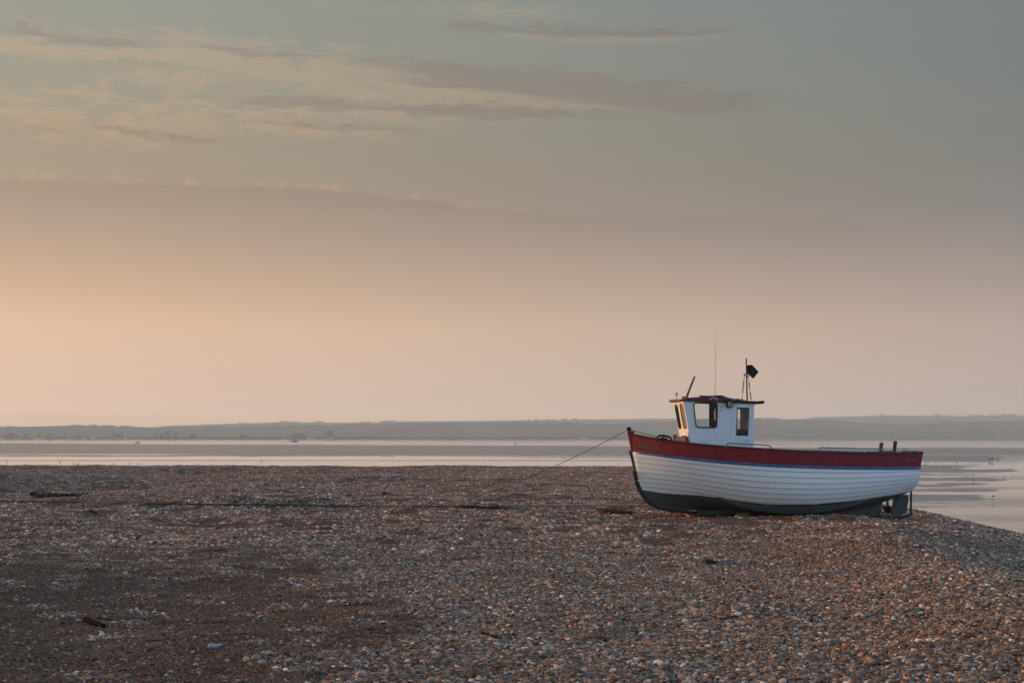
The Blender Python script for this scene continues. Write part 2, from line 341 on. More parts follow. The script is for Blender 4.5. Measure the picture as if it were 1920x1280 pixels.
# ------------------------------------------------------------------ the beach
def bump2(x, y, cx, cy, rx, ry, rot=0.0):
    c, s_ = math.cos(rot), math.sin(rot); dx = x - cx; dy = y - cy
    return np.exp(-((dx * c + dy * s_) / rx) ** 2 - ((-dx * s_ + dy * c) / ry) ** 2)
def bh(x, y):
    x = np.asarray(x, float); y = np.asarray(y, float)
    base = np.interp(y, [-60, 0, 9.5, 16, 24, 31, 36, 45, 60, 80, 97, 200], [3.6, 3.45, 3.34, 3.24, 3.12, 3.03, 2.985, 2.98, 3.0, 3.05, 3.10, 3.1])
    xc = np.interp(y, [-60, 5, 10, 20, 32, 38, 44, 55, 75, 97, 140], [4.6, 4.8, 5.1, 6.5, 8.8, 9.9, 10.0, 9.4, 8.4, 7.6, 6]) + .4 * vnoise(x, y, 9, 2)
    s_ = np.log1p(np.exp(np.clip((x - xc) * 1.7, -40, 40))) / 1.7
    drop = np.where(s_ > 2.3, .225 * (s_ - 2.3) + .045 * 2.3 ** 2, .045 * s_ * s_)
    yy = np.log1p(np.exp(np.clip((y - 98.) * .6, -30, 30))) / .6
    z = base - drop - .17 * yy
    fl = 1 - sstep(-1, 6, x - xc)
    z = z + .17 * np.exp(-((x - xc + .9) / 1.1) ** 2) * sstep(9, 15, y) * (1 - sstep(27, 33, y))
    # cusps and hollows on the left, farther off
    z = z - 1.0 * bump2(x, y, -20.0, 66, 4.6, 10.0) - .5 * bump2(x, y, -29, 62, 6, 9) + .42 * bump2(x, y, -31, 74, 8, 4.5) + .16 * bump2(x, y, -8, 66, 6, 3)
    z = z - .38 * bump2(x, y, -20, 84, 12, 4.5, .1) + .10 * bump2(x, y, -30, 98, 12, 4)
    z = z - .22 * bump2(x, y, -7, 80, 5, 5)
    # low dark bank behind the rope and small humps along it
    ridge = np.exp(-((y - 40.0 - .12 * (x + 8)) / .7) ** 2) * sstep(-11.6, -9.6, x) * (1 - sstep(-5.6, -3.8, x))
    z = z + ridge * (.27 + .30 * vnoise(x, y, 1.3, 3))
    ridge2 = np.exp(-((y - 38.6) / .6) ** 2) * sstep(-3.6, -2.8, x) * (1 - sstep(-.6, .8, x))
    z = z + ridge2 * (.10 + .2 * vnoise(x, y, .9, 3))
    # shallow dip in the mid foreground, rising again to the crest on the right
    z = z - .10 * bump2(x, y, -1.0, 17, 3.2, 7) + .10 * bump2(x, y, 5.5, 15, 2.5, 7) * fl - .10 * bump2(x, y, 1, 27, 5, 2.2)
    z = z + .05 * bump2(x, y, .6, 30.5, 3, 1.2)
    # shingle heaped under the boat's afterbody
    z = z + .07 * bump2(x, y, 8.2, 35.2, 1.4, 1.1) - .15 * bump2(x, y, 9.85, 36.1, .8, 1.3)
    z = z + .09 * bump2(x, y, 5.9, 36.8, 1.6, .7)
    # unseen shingle rise added on the left to shade the near left
    z = z + .85 * np.exp(-((x + 12.5 + .12 * (y - 14)) / 3.2) ** 2) * (1 - sstep(20, 29, y + 3 * vnoise(x, y, 6, 2)))
    z = z + .24 * vnoise(x * .38, y * .9 + .2 * x, 2.0, 3) * sstep(11, 17, y) * (1 - .75 * sstep(30, 36, y) * (x > 2)) * (1 - .5 * sstep(50, 70, y))
    z = z + .13 * vnoise(x, y, 3.1, 3) * (1 - .6 * sstep(28, 36, y) * (x > 3)) + .05 * vnoise(x, y, .8, 2)
    return z
def ground_at(px, py, lo=6.0, hi=100.0):
    Y = np.linspace(lo, hi, 6000); X = (px - 960) / F * Y; zr = EYE - (py - HOR) / F * Y
    h = bh(X, Y); i = int(np.argmax(h >= zr))
    if h[i] < zr[i]: i = len(Y) - 1
    return Vector((X[i], Y[i], float(h[i])))

def sheet(name, ts, ys, zf, mats, smooth=True):
    T, Y = np.meshgrid(ts, ys); X = T * np.where(Y > 9, Y, 18 - Y)
    Z = zf(X, Y); nr, nc = X.shape
    me = bpy.data.meshes.new(name)
    V = np.stack([X, Y, Z], -1).reshape(-1, 3)
    i = np.arange(nr - 1)[:, None] * nc + np.arange(nc - 1)[None]; Q = np.stack([i, i + 1, i + nc + 1, i + nc], -1).reshape(-1, 4)
    me.from_pydata(V.tolist(), [], Q.tolist())
    if smooth: me.polygons.foreach_set('use_smooth', [True] * len(me.polygons))
    me.materials.append(mats); o = bpy.data.objects.new(name, me); col.objects.link(o); return o

# shingle ground between and beneath the pebbles
sm = bpy.data.materials.new('shingle_ground'); sm.use_nodes = True; t = NT(sm.node_tree); p = t.N['Principled BSDF']
gp = t.n('ShaderNodeNewGeometry', out=0)
vor = t.n('ShaderNodeTexVoronoi', {'Vector': gp, 'Scale': 30.0}, out=None)
rc = t.n('ShaderNodeSeparateColor', {0: vor.outputs['Color']}, out=0)
STONES = [(0, (.15, .092, .060, 1)), (.14, (.25, .165, .11, 1)), (.28, (.085, .058, .045, 1)), (.42, (.20, .165, .14, 1)), (.55, (.36, .28, .21, 1)),
          (.64, (.15, .165, .18, 1)), (.74, (.035, .03, .03, 1)), (.83, (.34, .36, .37, 1)), (.91, (.62, .60, .56, 1)), (.95, (.28, .14, .075, 1))]
t.put(p.inputs['Base Color'], t.mix(.5, t.ramp(rc, STONES, 'CONSTANT'), (.085, .055, .04, 1)))
p.inputs['Roughness'].default_value = .8
t.put(p.inputs['Normal'], t.n('ShaderNodeBump', {'Strength': .9, 'Distance': .03, 'Height': t.m('SUBTRACT', 1.0, vor.outputs['Distance'])}))
ts = np.concatenate([np.linspace(-1.7, -.62, 50)[:-1], np.linspace(-.62, .56, 420), np.linspace(.56, 1.1, 20)[1:]])
ys = np.concatenate([np.linspace(-40, 5, 24)[:-1], np.geomspace(5, 128, 380)])
tag(sheet('beach', ts, ys, bh, sm), kind='structure')

# pebbles: real stones, gathered in small patches that are set down all over the beach
def pebble_patch(name, seed, rad, med, count, sub, mt):
    r = np.random.default_rng(seed); g = (1 + 5 ** .5) / 2
    iv = np.array([(-1, g, 0), (1, g, 0), (-1, -g, 0), (1, -g, 0), (0, -1, g), (0, 1, g), (0, -1, -g), (0, 1, -g), (g, 0, -1), (g, 0, 1), (-g, 0, -1), (-g, 0, 1)], float)
    iv /= np.linalg.norm(iv[0])
    fi = np.array([(0, 11, 5), (0, 5, 1), (0, 1, 7), (0, 7, 10), (0, 10, 11), (1, 5, 9), (5, 11, 4), (11, 10, 2), (10, 7, 6), (7, 1, 8), (3, 9, 4), (3, 4, 2), (3, 2, 6), (3, 6, 8), (3, 8, 9), (4, 9, 5), (2, 4, 11), (6, 2, 10), (8, 6, 7), (9, 8, 1)])
    if sub:
        vs = iv.tolist(); cache = {}; nf = []
        def mid(a, b):
            k = (min(a, b), max(a, b))
            if k not in cache:
                q = np.array(vs[a]) + np.array(vs[b]); vs.append((q / np.linalg.norm(q)).tolist()); cache[k] = len(vs) - 1
            return cache[k]
        for a, b, c in fi: x, y, z = mid(a, b), mid(b, c), mid(c, a); nf += [(a, x, z), (b, y, x), (c, z, y), (x, y, z)]
        iv = np.array(vs); fi = np.array(nf)
    V = []; Fc = []
    for k in range(count):
        s_ = med * math.exp(r.normal(0, .5)) / 2; s_ = min(s_, med * 1.7)
        rr = rad * math.sqrt(r.random()); th = r.random() * 6.283
        d = iv * np.array([s_, s_ * r.uniform(.6, .95), s_ * r.uniform(.38, .7)])
        ax = r.normal(size=3); ax /= np.linalg.norm(ax)
        d = d * (1 + .30 * np.tanh(2.2 * (iv @ ax))[:, None] * r.uniform(-.9, .9) + r.normal(0, .12, (len(iv), 1)))
        e = Matrix.Rotation(r.normal(0, .35), 3, 'X') @ Matrix.Rotation(r.normal(0, .35), 3, 'Y'); e = Matrix.Rotation(r.random() * 6.283, 3, 'Z') @ e
        d = d @ np.array(e).T
        z0 = r.uniform(-.35, .9) * s_ * .6 + .004
        V.append(d + np.array([rr * math.cos(th), rr * math.sin(th), z0])); Fc.append(fi + len(iv) * k)
    me = bpy.data.meshes.new(name); me.from_pydata(np.concatenate(V).tolist(), [], np.concatenate(Fc).tolist())
    me.materials.append(mt); return bpy.data.objects.new(name, me)
def pebble_mat(name, stones, tint):
    m_ = bpy.data.materials.new(name); m_.use_nodes = True; t = NT(m_.node_tree); p = t.N['Principled BSDF']
    isl = t.n('ShaderNodeNewGeometry', out=8); rnd = t.n('ShaderNodeObjectInfo', out=5)
    h = t.m('FRACT', t.m('ADD', isl, t.m('MULTIPLY', rnd, 7.31)))
    c = t.ramp(h, stones, 'CONSTANT')
    gp = t.n('ShaderNodeNewGeometry', out=0)
    k = t.noise(gp, .35, 4, .6)
    c = t.mix(1.0, c, t.mix(t.ss(k, .35, .65), tint[0], tint[1]), 'MULTIPLY')
    fr = t.m('FRACT', t.m('MULTIPLY', h, 37.7))
    c = t.mix(1.0, c, t.n('ShaderNodeCombineColor', {0: t.m('MULTIPLY_ADD', fr, .7, .62), 1: t.m('MULTIPLY_ADD', fr, .7, .62), 2: t.m('MULTIPLY_ADD', fr, .7, .62)}), 'MULTIPLY')
    sp = t.noise(gp, 55, 4, .6)
    c = t.mix(t.m('MULTIPLY', t.ss(sp, .5, .75), .35), c, (.28, .24, .20, 1))
    t.put(p.inputs['Base Color'], c); p.inputs['Roughness'].default_value = .62; p.inputs['Specular IOR Level'].default_value = .35
    return m_
pm_c = pebble_mat('flint_pebbles', STONES, ((1.42, 1.22, 1.02, 1), (1.26, .98, .76, 1)))
FINE = [(0, (.13, .068, .038, 1)), (.25, (.19, .105, .06, 1)), (.45, (.09, .055, .04, 1)), (.6, (.14, .11, .09, 1)), (.75, (.22, .15, .10, 1)), (.86, (.15, .15, .15, 1)), (.95, (.50, .48, .46, 1))]
pm_f = pebble_mat('fine_gravel', FINE, ((1.14, .89, .69, 1), (.96, .71, .53, 1)))
pm_d = pebble_mat('dry_shingle', STONES, ((1.85, 1.46, 1.22, 1), (1.45, 1.12, .91, 1)))
src = bpy.data.collections.new('pebble_sources')
NV = 0
for k in range(5): src.objects.link(pebble_patch(f'pebble_patch_{NV:02d}', 100 + k, .20, .0175, 700, True, pm_c)); NV += 1
for k in range(4): src.objects.link(pebble_patch(f'pebble_patch_{NV:02d}', 200 + k, .20, .0125, 1150, False, pm_f)); NV += 1
for k in range(5): src.objects.link(pebble_patch(f'pebble_patch_{NV:02d}', 300 + k, .24, .029, 360, False, pm_d)); NV += 1
P = []
for (y0, y1, stp) in ((5.5, 30, .26), (30, 60, .29), (60, 102, .33)):
    gy = np.arange(y0, y1, stp)
    for yv in gy:
        xs = np.arange(-.43 * yv - 1.5, .43 * yv + 1.5, stp)
        P.append(np.stack([xs, np.full_like(xs, yv)], -1))
P = np.concatenate(P); P += rng.uniform(-.13, .13, P.shape)
hz = bh(P[:, 0], P[:, 1]); keep = hz > -.1; P = P[keep]; hz = hz[keep]
e_ = .15
nx = -(bh(P[:, 0] + e_, P[:, 1]) - bh(P[:, 0] - e_, P[:, 1])) / (2 * e_); ny = -(bh(P[:, 0], P[:, 1] + e_) - bh(P[:, 0], P[:, 1] - e_)) / (2 * e_)
# coarse grey stones lie in a patch from the middle foreground to the right; brown fine gravel on the left
U = P[:, 0] / P[:, 1] * F + 960
coarse = sstep(-180, 160, U - 760 + (P[:, 1] - 12) * 14 + 560 * vnoise(P[:, 0], P[:, 1], 2.2, 3)) * (1 - .0 * P[:, 1])
k_far = sstep(13, 33, P[:, 1] + 12 * vnoise(P[:, 0] * .6, P[:, 1], 5, 3))
coarse = coarse * (1 - k_far) + k_far * (.42 + .9 * vnoise(P[:, 0], P[:, 1], 5, 3))
coarse = np.clip(coarse, .06, 1)
rd = rng.random(len(P)); isc = rd < coarse
var = np.where(isc, rng.integers(0, 5, len(P)), 5 + rng.integers(0, 4, len(P)))
far = rng.random(len(P)) < sstep(20, 36, P[:, 1] + 10 * vnoise(P[:, 0] * .5, P[:, 1], 6, 3))
var = np.where(far & isc, 9 + rng.integers(0, 5, len(P)), var)
spin = rng.random(len(P)) * 6.2832
rx_, ry_ = np.arctan(-ny), np.arctan(nx)
rot = np.zeros((len(P), 3))
for i in range(len(P)):
    nrm = Vector((nx[i], ny[i], 1)); q = nrm.to_track_quat('Z', 'Y').to_matrix() @ Matrix.Rotation(spin[i], 3, 'Z'); rot[i] = q.to_euler()
me = bpy.data.meshes.new('shingle'); me.from_pydata(np.column_stack([P, hz]).tolist(), [], [])
at = me.attributes.new('rot', 'FLOAT_VECTOR', 'POINT'); at.data.foreach_set('vector', rot.astype(np.float32).ravel())
at = me.attributes.new('var', 'INT', 'POINT'); at.data.foreach_set('value', var.astype(np.int32))
at = me.attributes.new('scl', 'FLOAT', 'POINT'); at.data.foreach_set('value', (rng.uniform(.85, 1.25, len(P))).astype(np.float32))
shingle = bpy.data.objects.new('shingle', me); col.objects.link(shingle); tag(shingle, kind='stuff', label='brown and grey flint shingle covering the beach')
ng = bpy.data.node_groups.new('scatter_pebbles', 'GeometryNodeTree')
ng.interface.new_socket('Geometry', in_out='INPUT', socket_type='NodeSocketGeometry'); ng.interface.new_socket('Geometry', in_out='OUTPUT', socket_type='NodeSocketGeometry')
t = NT(ng); gi = t.n('NodeGroupInput', out=0)
ci = t.N.new('GeometryNodeCollectionInfo'); ci.inputs['Collection'].default_value = src; ci.inputs['Separate Children'].default_value = True; ci.inputs['Reset Children'].default_value = True
def named(nm, ty):
    nd = t.N.new('GeometryNodeInputNamedAttribute'); nd.data_type = ty; nd.inputs['Name'].default_value = nm; return nd.outputs[0]
ip = t.N.new('GeometryNodeInstanceOnPoints'); t.L.new(gi, ip.inputs['Points']); t.L.new(ci.outputs[0], ip.inputs['Instance'])
ip.inputs['Pick Instance'].default_value = True
t.L.new(named('var', 'INT'), ip.inputs['Instance Index']); t.L.new(named('rot', 'FLOAT_VECTOR'), ip.inputs['Rotation']); t.L.new(named('scl', 'FLOAT'), ip.inputs['Scale'])
go = t.N.new('NodeGroupOutput'); t.L.new(ip.outputs[0], go.inputs[0])
shingle.modifiers.new('scatter_pebbles', 'NODES').node_group = ng

# ------------------------------------------------------------------ tidal flats and water
def mh(x, y):
    x = np.asarray(x, float); y = np.asarray(y, float)
    u = 960 + F * x / np.maximum(y, 20.); v = HOR + F * EYE / np.maximum(y, 20.)
    n1 = vnoise(x, y, 46, 4, .55); n2 = vnoise(x, y, 11, 4, .55)
    wob = n1 * 3.0
    # flats: long bank between the two channels, wetter towards us
    far_edge = np.interp(u, [-400, 0, 300, 700, 1100, 1300, 1500, 1700, 2300], [828.0, 829.3, 831.6, 833.0, 834.6, 836.5, 838.5, 840., 841.])
    bank = sstep(0, 1.2, v - far_edge + wob * .12)
    near = 1 - sstep(852, 861, v + wob)
    left = bank * near * (.17 - .12 * sstep(842, 854, v) + .10 * vnoise(x * .22, y * .9, 24, 3) * sstep(838, 846, v))
    rgt = sstep(1500, 1700, u)
    z = -.05 + left * (1 - .75 * rgt) + .035 * n1 + .03 * n2
    z = z + .075 * np.exp(-((v - 863.0) / 1.3) ** 2) * (1 - sstep(1250, 1500, u))
    z = z - .05 * sstep(864, 868, v) * (1 - rgt)
    # right: sand bar, then thin films of water over ribs of mud that die out to the right
    z = z + rgt * (.15 * np.exp(-((v - 859.5) / 5.5) ** 2) * (1 - sstep(1820, 1915, u + 60 * n1)) + .10 * np.exp(-((v - 882.5 + .004 * (u - 1800)) / 2.2) ** 2) * (1 - sstep(1880, 1930, u)))
    ribs = rgt * (1 - sstep(1790, 1900, u - 3.5 * (v - 900) * 0 + 180 * n1)) * sstep(866, 872, v) * (1 - sstep(948, 975, v))
    z = z + ribs * (.045 + .16 * vnoise(x * .55, y * 1.25, 7, 4, .6)) + rgt * sstep(866, 880, v) * (1 - sstep(1000, 1030, v)) * (.008 + .13 * vnoise(x * .5, y * 1.3, 5, 4, .6))
    z = z - .05 * rgt * sstep(838, 842, v) * (1 - sstep(848, 852, v)) * 0 + rgt * .05 * sstep(840, 842, v) * (1 - sstep(850, 853, v)) * (1 + 5 * n2)
    # the land on the far side
    z = z + .8 * sstep(2650, 2790, y + 200 * vnoise(x, y, 800, 2)) + 2.2 * sstep(2720, 3100, y)
    z = z - 2.0 * (1 - sstep(20, 40, y)) - .5 * (1 - bank) * sstep(640, 800, y) * (1 - sstep(2450, 2620, y))
    return z
mm = bpy.data.materials.new('wet_mud'); mm.use_nodes = True; t = NT(mm.node_tree); p = t.N['Principled BSDF']
gp = t.n('ShaderNodeNewGeometry', out=0)
k = t.noise(gp, .05, 5, .6); k2 = t.noise(gp, .6, 5, .65)
t.put(p.inputs['Base Color'], t.mix(t.ss(k, .35, .65), (.20, .175, .16, 1), (.27, .24, .225, 1)))
t.put(p.inputs['Roughness'], t.m('MULTIPLY_ADD', k2, .3, .16))
t.put(p.inputs['Normal'], t.n('ShaderNodeBump', {'Strength': .25, 'Distance': .06, 'Height': k2}))
ts = np.concatenate([np.linspace(-1.08, -.6, 12)[:-1], np.linspace(-.6, .6, 260), np.linspace(.6, 1.08, 12)[1:]])
ys = np.concatenate([np.linspace(-900, 25, 12)[:-1], np.geomspace(25, 4200, 620), np.geomspace(4200, 7250, 12)[1:]])
tag(sheet('tidal_flats', ts, ys, mh, mm), kind='structure')
wm = bpy.data.materials.new('shallow_water'); wm.use_nodes = True; t = NT(wm.node_tree); p = t.N['Principled BSDF']
gp = t.n('ShaderNodeNewGeometry', out=0)
p.inputs['Base Color'].default_value = (.12, .12, .118, 1); p.inputs['Roughness'].default_value = .10; p.inputs['IOR'].default_value = 1.33
yw = t.n('ShaderNodeSeparateXYZ', {0: gp}, out=1)
rip = t.noise(t.n('ShaderNodeVectorMath', {0: gp, 1: (.22, .6, 1)}, operation='MULTIPLY'), 1.0, 5, .62)
rmask = t.m('MULTIPLY', t.ss(t.noise(t.n('ShaderNodeVectorMath', {0: gp, 1: (.5, 1, 1)}, operation='MULTIPLY'), .05, 4, .6), .42, .6), t.ss(yw, 230, 140, 0.02, 1.0))
t.put(p.inputs['Normal'], t.n('ShaderNodeBump', {'Strength': t.m('MULTIPLY', rmask, .55), 'Distance': .16, 'Height': rip}))
t.put(p.inputs['Roughness'], t.m('MULTIPLY', t.ss(t.noise(t.n('ShaderNodeVectorMath', {0: gp, 1: (.4, 1, 1)}, operation='MULTIPLY'), .09, 5, .62), .45, .66), .025))
def wz(x, y):
    a = .055 * sstep(560, 820, y) * (1 - sstep(2900, 3200, y)) * (.75 + .9 * vnoise(x, y, 160, 2))
    ph = y + 26 * vnoise(x, y, 210, 2)
    return a * (np.sin(ph * 2 * math.pi / 17.0) * .75 + np.sin((ph + .12 * x) * 2 * math.pi / 9.3) * .3)
wt = np.concatenate([np.linspace(-1.08, -.5, 6)[:-1], np.linspace(-.5, .5, 110), np.linspace(.5, 1.08, 6)[1:]])
wy = np.concatenate([np.linspace(-900, 40, 4)[:-1], np.geomspace(40, 560, 30)[:-1], np.arange(560, 2950, 2.6), np.linspace(2960, 7250, 8)])
tag(sheet('water', wt, wy, wz, wm), kind='structure')

# ------------------------------------------------------------------ hills, far shore
def px_at(px, py, Y): return Vector(((px - 960) / F * Y, Y, EYE - (py - HOR) / F * Y))
hmt = bpy.data.materials.new('wooded_hill'); hmt.use_nodes = True; t = NT(hmt.node_tree); p = t.N['Principled BSDF']
gp = t.n('ShaderNodeNewGeometry', out=0)
k = t.n('ShaderNodeTexVoronoi', {'Vector': gp, 'Scale': .004}, out=None); kc = t.n('ShaderNodeSeparateColor', {0: k.outputs['Color']}, out=0)
kz = t.n('ShaderNodeSeparateXYZ', {0: gp}, out=2)
fieldc = t.ramp(kc, [(0, (.07, .085, .04, 1)), (.35, (.12, .115, .06, 1)), (.6, (.05, .06, .03, 1)), (.8, (.09, .10, .05, 1))], 'CONSTANT')
woods = t.ss(t.noise(gp, .0035, 4, .6), .47, .54)
t.put(p.inputs['Base Color'], t.mix(woods, fieldc, (.032, .04, .024, 1))); p.inputs['Roughness'].default_value = .95; p.inputs['Specular IOR Level'].default_value = .1
FRONT = [(-900, 806), (-300, 803), (0, 801), (100, 799.5), (150, 797.5), (240, 800), (320, 802), (400, 801.5), (500, 799), (640, 797.5), (700, 797), (760, 794), (850, 791.5), (960, 792.5), (1050, 793.5), (1130, 795), (1230, 791), (1300, 788), (1420, 786), (1500, 787), (1560, 788), (1610, 794), (1700, 795), (1800, 792), (1920, 790.5), (2300, 788), (2900, 800)]
REAR = [(-900, 812), (100, 812), (250, 806), (310, 800.5), (340, 797), (400, 796.5), (430, 794.5), (530, 791.5), (640, 792.5), (700, 791.5), (760, 789.5), (1000, 788.5), (1100, 786.5), (1230, 784.5), (1420, 785.5), (1500, 785.5), (1530, 781.5), (1600, 780.5), (1660, 778.5), (1720, 779.5), (1800, 780.5), (1830, 780.5), (1842, 778.7), (1920, 778.7), (2300, 777), (2900, 790)]
def hill(name, prof, Yr, depth, back):
    pxs = np.linspace(-850, 2850, 420); top = np.interp(pxs, [a for a, b in prof], [b for a, b in prof])
    zt = EYE + (HOR - top) / F * Yr; rows = []
    fr = np.concatenate([np.linspace(0, 1, 16), 1 + np.linspace(.2, 1, 4)])
    for f in fr:
        Y = Yr - depth * (1 - f) if f <= 1 else Yr + back * (f - 1)
        X = (pxs - 960) / F * Yr
        h = zt * (math.sin(min(f, 1) * math.pi / 2) ** 1.25 if f <= 1 else 1 - .75 * (f - 1)) + 5 * vnoise(X, np.full_like(X, Y), 420, 4) * (1 if .05 < f < 1 else 0) - (3 if f == 0 else 0)
        rows.append([(x, Y, z) for x, z in zip(X, h)])
    m_ = MB().grid(rows); return tag(m_.build(name, hmt, smooth=True, recalc=False), kind='structure'), (pxs, zt)
hill('hills', FRONT, 4700, 850, 700)
hill('hills_beyond', REAR, 6900, 1300, 320)
# trees: leaf-clump crowns
g5 = (1 + 5 ** .5) / 2
ICO = [Vector(v).normalized() for v in [(-1, g5, 0), (1, g5, 0), (-1, -g5, 0), (1, -g5, 0), (0, -1, g5), (0, 1, g5), (0, -1, -g5), (0, 1, -g5), (g5, 0, -1), (g5, 0, 1), (-g5, 0, -1), (-g5, 0, 1)]]
ICF = [(0, 11, 5), (0, 5, 1), (0, 1, 7), (0, 7, 10), (0, 10, 11), (1, 5, 9), (5, 11, 4), (11, 10, 2), (10, 7, 6), (7, 1, 8), (3, 9, 4), (3, 4, 2), (3, 2, 6), (3, 6, 8), (3, 8, 9), (4, 9, 5), (2, 4, 11), (6, 2, 10), (8, 6, 7), (9, 8, 1)]
def blob(mb, c, r, sq=.8):
    c = Vector(c)
    mb.add([c + Vector((v.x, v.y, v.z * sq)) * r * random.uniform(.7, 1.25) for v in ICO], ICF)
wood = MB()
for prof, Yr, n in ((FRONT, 4700, 1100), (REAR, 6900, 500)):
    for i in range(n):
        px = random.uniform(-250, 2200); den = vnoise(px, 3.0 * Yr / 1000, 55, 2)
        if den < (-.06 if Yr < 5000 else .06): continue
        top = float(np.interp(px, [a for a, b in prof], [b for a, b in prof]))
        c = px_at(px, top, Yr + random.uniform(-30, 30)); r = random.uniform(2.2, 5.0) * (1.5 if Yr > 5000 else 1) * (1 + 1.2 * max(den, 0))
        blob(wood, (c.x, c.y, c.z + r * .25), r, .75)
tag(wood.build('hilltop_wood', M['tree'], recalc=False), kind='stuff', label='hazy line of trees along the hill crests')
hedge = MB()
for i in range(4200):
    px = random.uniform(-300, 2250); den = vnoise(px, 9.1, 38, 3)
    k_ = 1.0 if px < 1250 else .45
    if den < -.2: continue
    Y = random.uniform(2860, 3150); r = random.uniform(1.4, 3.2) * (1 + 2.0 * max(den, 0)) * (1.0 if px < 700 else k_ * .8)
    x = (px - 960) / F * Y; blob(hedge, (x, Y, float(mh(x, Y)) + r * .5), r, .75)
tag(hedge.build('shore_scrub', M['tree'], recalc=False), kind='stuff', label='low scrub along the far shore')
def far_tree(px, wpx, hpx, label, Y=3020, square=False):
    x = (px - 960) / F * Y; g = float(mh(x, Y)); W = wpx / F * Y; H = hpx / F * Y
    root = empty('tree', (x, Y, g)); tag(root, label, 'tree', 'trees standing along the far shore')
    MB().tube([(0, 0, -.3), (.05, 0, H * .3), (0, .1, H * .6)], [W * .05, W * .035, W * .02], 6).tube([(0, 0, H * .3), (W * .2, 0, H * .6)], [W * .03, W * .01], 5).tube([(0, 0, H * .28), (-W * .2, .2, H * .58)], [W * .03, W * .01], 5).build('trunk', M['bark'], root)
    c = MB()
    for i in range(46):
        a = random.random() * 6.283; f = random.random(); hh = random.uniform(.22, .95)
        env = (1.0 if square else math.sqrt(max(.05, 1 - ((hh - .5) / .55) ** 2)))
        blob(c, (math.cos(a) * W * .42 * env * math.sqrt(f), math.sin(a) * W * .42 * env * math.sqrt(f), H * hh), W * random.uniform(.07, .13), .8)
    c.build('crown', M['tree'], root, recalc=False)
for a in [(20, 19, 11, 'second tree clump from the left end of the far shore, wide and low'), (9, 8, 8, 'leftmost small tree on the far shore'), (33, 9, 8, 'tree just right of the wide low clump on the far shore'),
          (49, 10, 10, 'rounded tree left of the tall tree and red dot house'), (74, 7, 12, 'tall narrow tree left of the small red lit house'),
          (93, 12, 11, 'leaning bushy tree right of the small red lit house'), (109, 5, 7, 'small bush tree left of the lone round tree'), (122, 8, 11, 'lone round tree with a white house at its foot'),
          (146, 11, 8, 'low wide tree right of the lone round tree'), (221, 22, 9, 'long low dark tree clump left of the bright white house'),
          (292, 9, 10, 'first of the tall trees right of the bright white house'), (303, 9, 9, 'middle lower tree in the row right of the bright white house'), (315, 13, 15, 'tallest round tree in the row right of the bright white house'),
          (330, 9, 12, 'last tree in the row right of the bright white house'), (362, 16, 9, 'low clump of trees between the tall row and the moored boat'),
          (455, 14, 8, 'small rounded trees midway to the moored boat'), (560, 26, 9, 'wide low trees straight behind the moored boat'), (617, 17, 15, 'square topped dark clump right of the moored boat')]:
    far_tree(*a, square=a[0] in (617, 221))
def house(px, wpx, label, red=False, Y=2810):
    x = (px - 960) / F * Y; g = float(mh(x, Y)); W = wpx / F * Y; H = W * .42; D = W * .5
    r = empty('house', (x, Y, g)); tag(r, label, 'house', 'small houses along the far shore')
    MB().box((0, 0, H / 2 - .2), (W, D, H)).build('wall', M['render'], r)
    rf = MB(); rf.add([(-W * .53, -D * .56, H - .25), (W * .53, -D * .56, H - .25), (W * .53, D * .56, H - .25), (-W * .53, D * .56, H - .25), (-W * .5, 0, H * 1.55), (W * .5, 0, H * 1.55)], [(0, 1, 5, 4), (2, 3, 4, 5), (1, 2, 5), (3, 0, 4), (3, 2, 1, 0)])
    rf.build('roof', M['tile'] if red else M['render'], r)
for k in range(1):
    house(83, 4, 'tiny house with a red roof right of the tall narrow tree', True)
    house(126, 4, 'small white house at the foot of the lone round tree'); house(235, 6, 'brightest white house right of the long low dark clump')
    house(174, 9, 'long low pale building left of the long low dark clump', Y=2800); house(2, 5, 'pale house at the left end of the far shore'); house(158, 6, 'pale low house right of the low wide tree', Y=2806)

# far moored boat in the channel
def place(px, py): Y = F * EYE / (py - HOR); return Vector(((px - 960) / F * Y, Y, 0))
c = place(551.5, 828.3); k = c.y / F
r = empty('moored_boat', (c.x, c.y, 0)); tag(r, 'tiny grey motor boat moored in the far channel', 'boat')
hb = MB(); st = []
for i in range(9):
    tt = i / 8; b = 1.5 * (1 - (2 * max(tt - .45, 0)) ** 2 / 1.3) if tt > .45 else 1.5; x = (-.5 + tt) * 14 * k; sh = 1.0 + .5 * tt
    st.append([(x, -b, sh), (x, -b * .8, 0), (x, 0, -.5), (x, b * .8, 0), (x, b, sh)])
hb.grid(st); hb.add([st[0][i] for i in range(5)], [(0, 1, 2, 3, 4)]); hb.add([st[8][i] for i in range(5)], [(4, 3, 2, 1, 0)])
hb.add([s_[0] for s_ in st] + [s_[4] for s_ in st], [(i, i + 1, 9 + i + 1, 9 + i) for i in range(8)])
hb.build('hull', M['boatgrey'], r)
MB().box((.3, 0, 2.0), (5 * k, 2.0, 1.7)).box((.3, 0, 2.95), (5.6 * k, 2.3, .2)).build('wheelhouse', M['steel'], r)
MB().tube([(-4 * k, 0, 1), (-4 * k, 0, 3.2)], .1, 6).build('mast', M['boatgrey'], r)
c = place(257.5, 831.3); r = empty('wreck_frame', (c.x, c.y, float(mh(c.x, c.y)))); tag(r, 'small dark arched frame standing on the far mud', 'frame')
MB().tube([(-1.5, 0, -.2), (-1.5, 0, .9), (-1.0, 0, 1.7), (0, 0, 2.1), (1.0, 0, 1.7), (1.5, 0, .9), (1.5, 0, -.2)], .38, 6).build('arch', M['keel'], r)
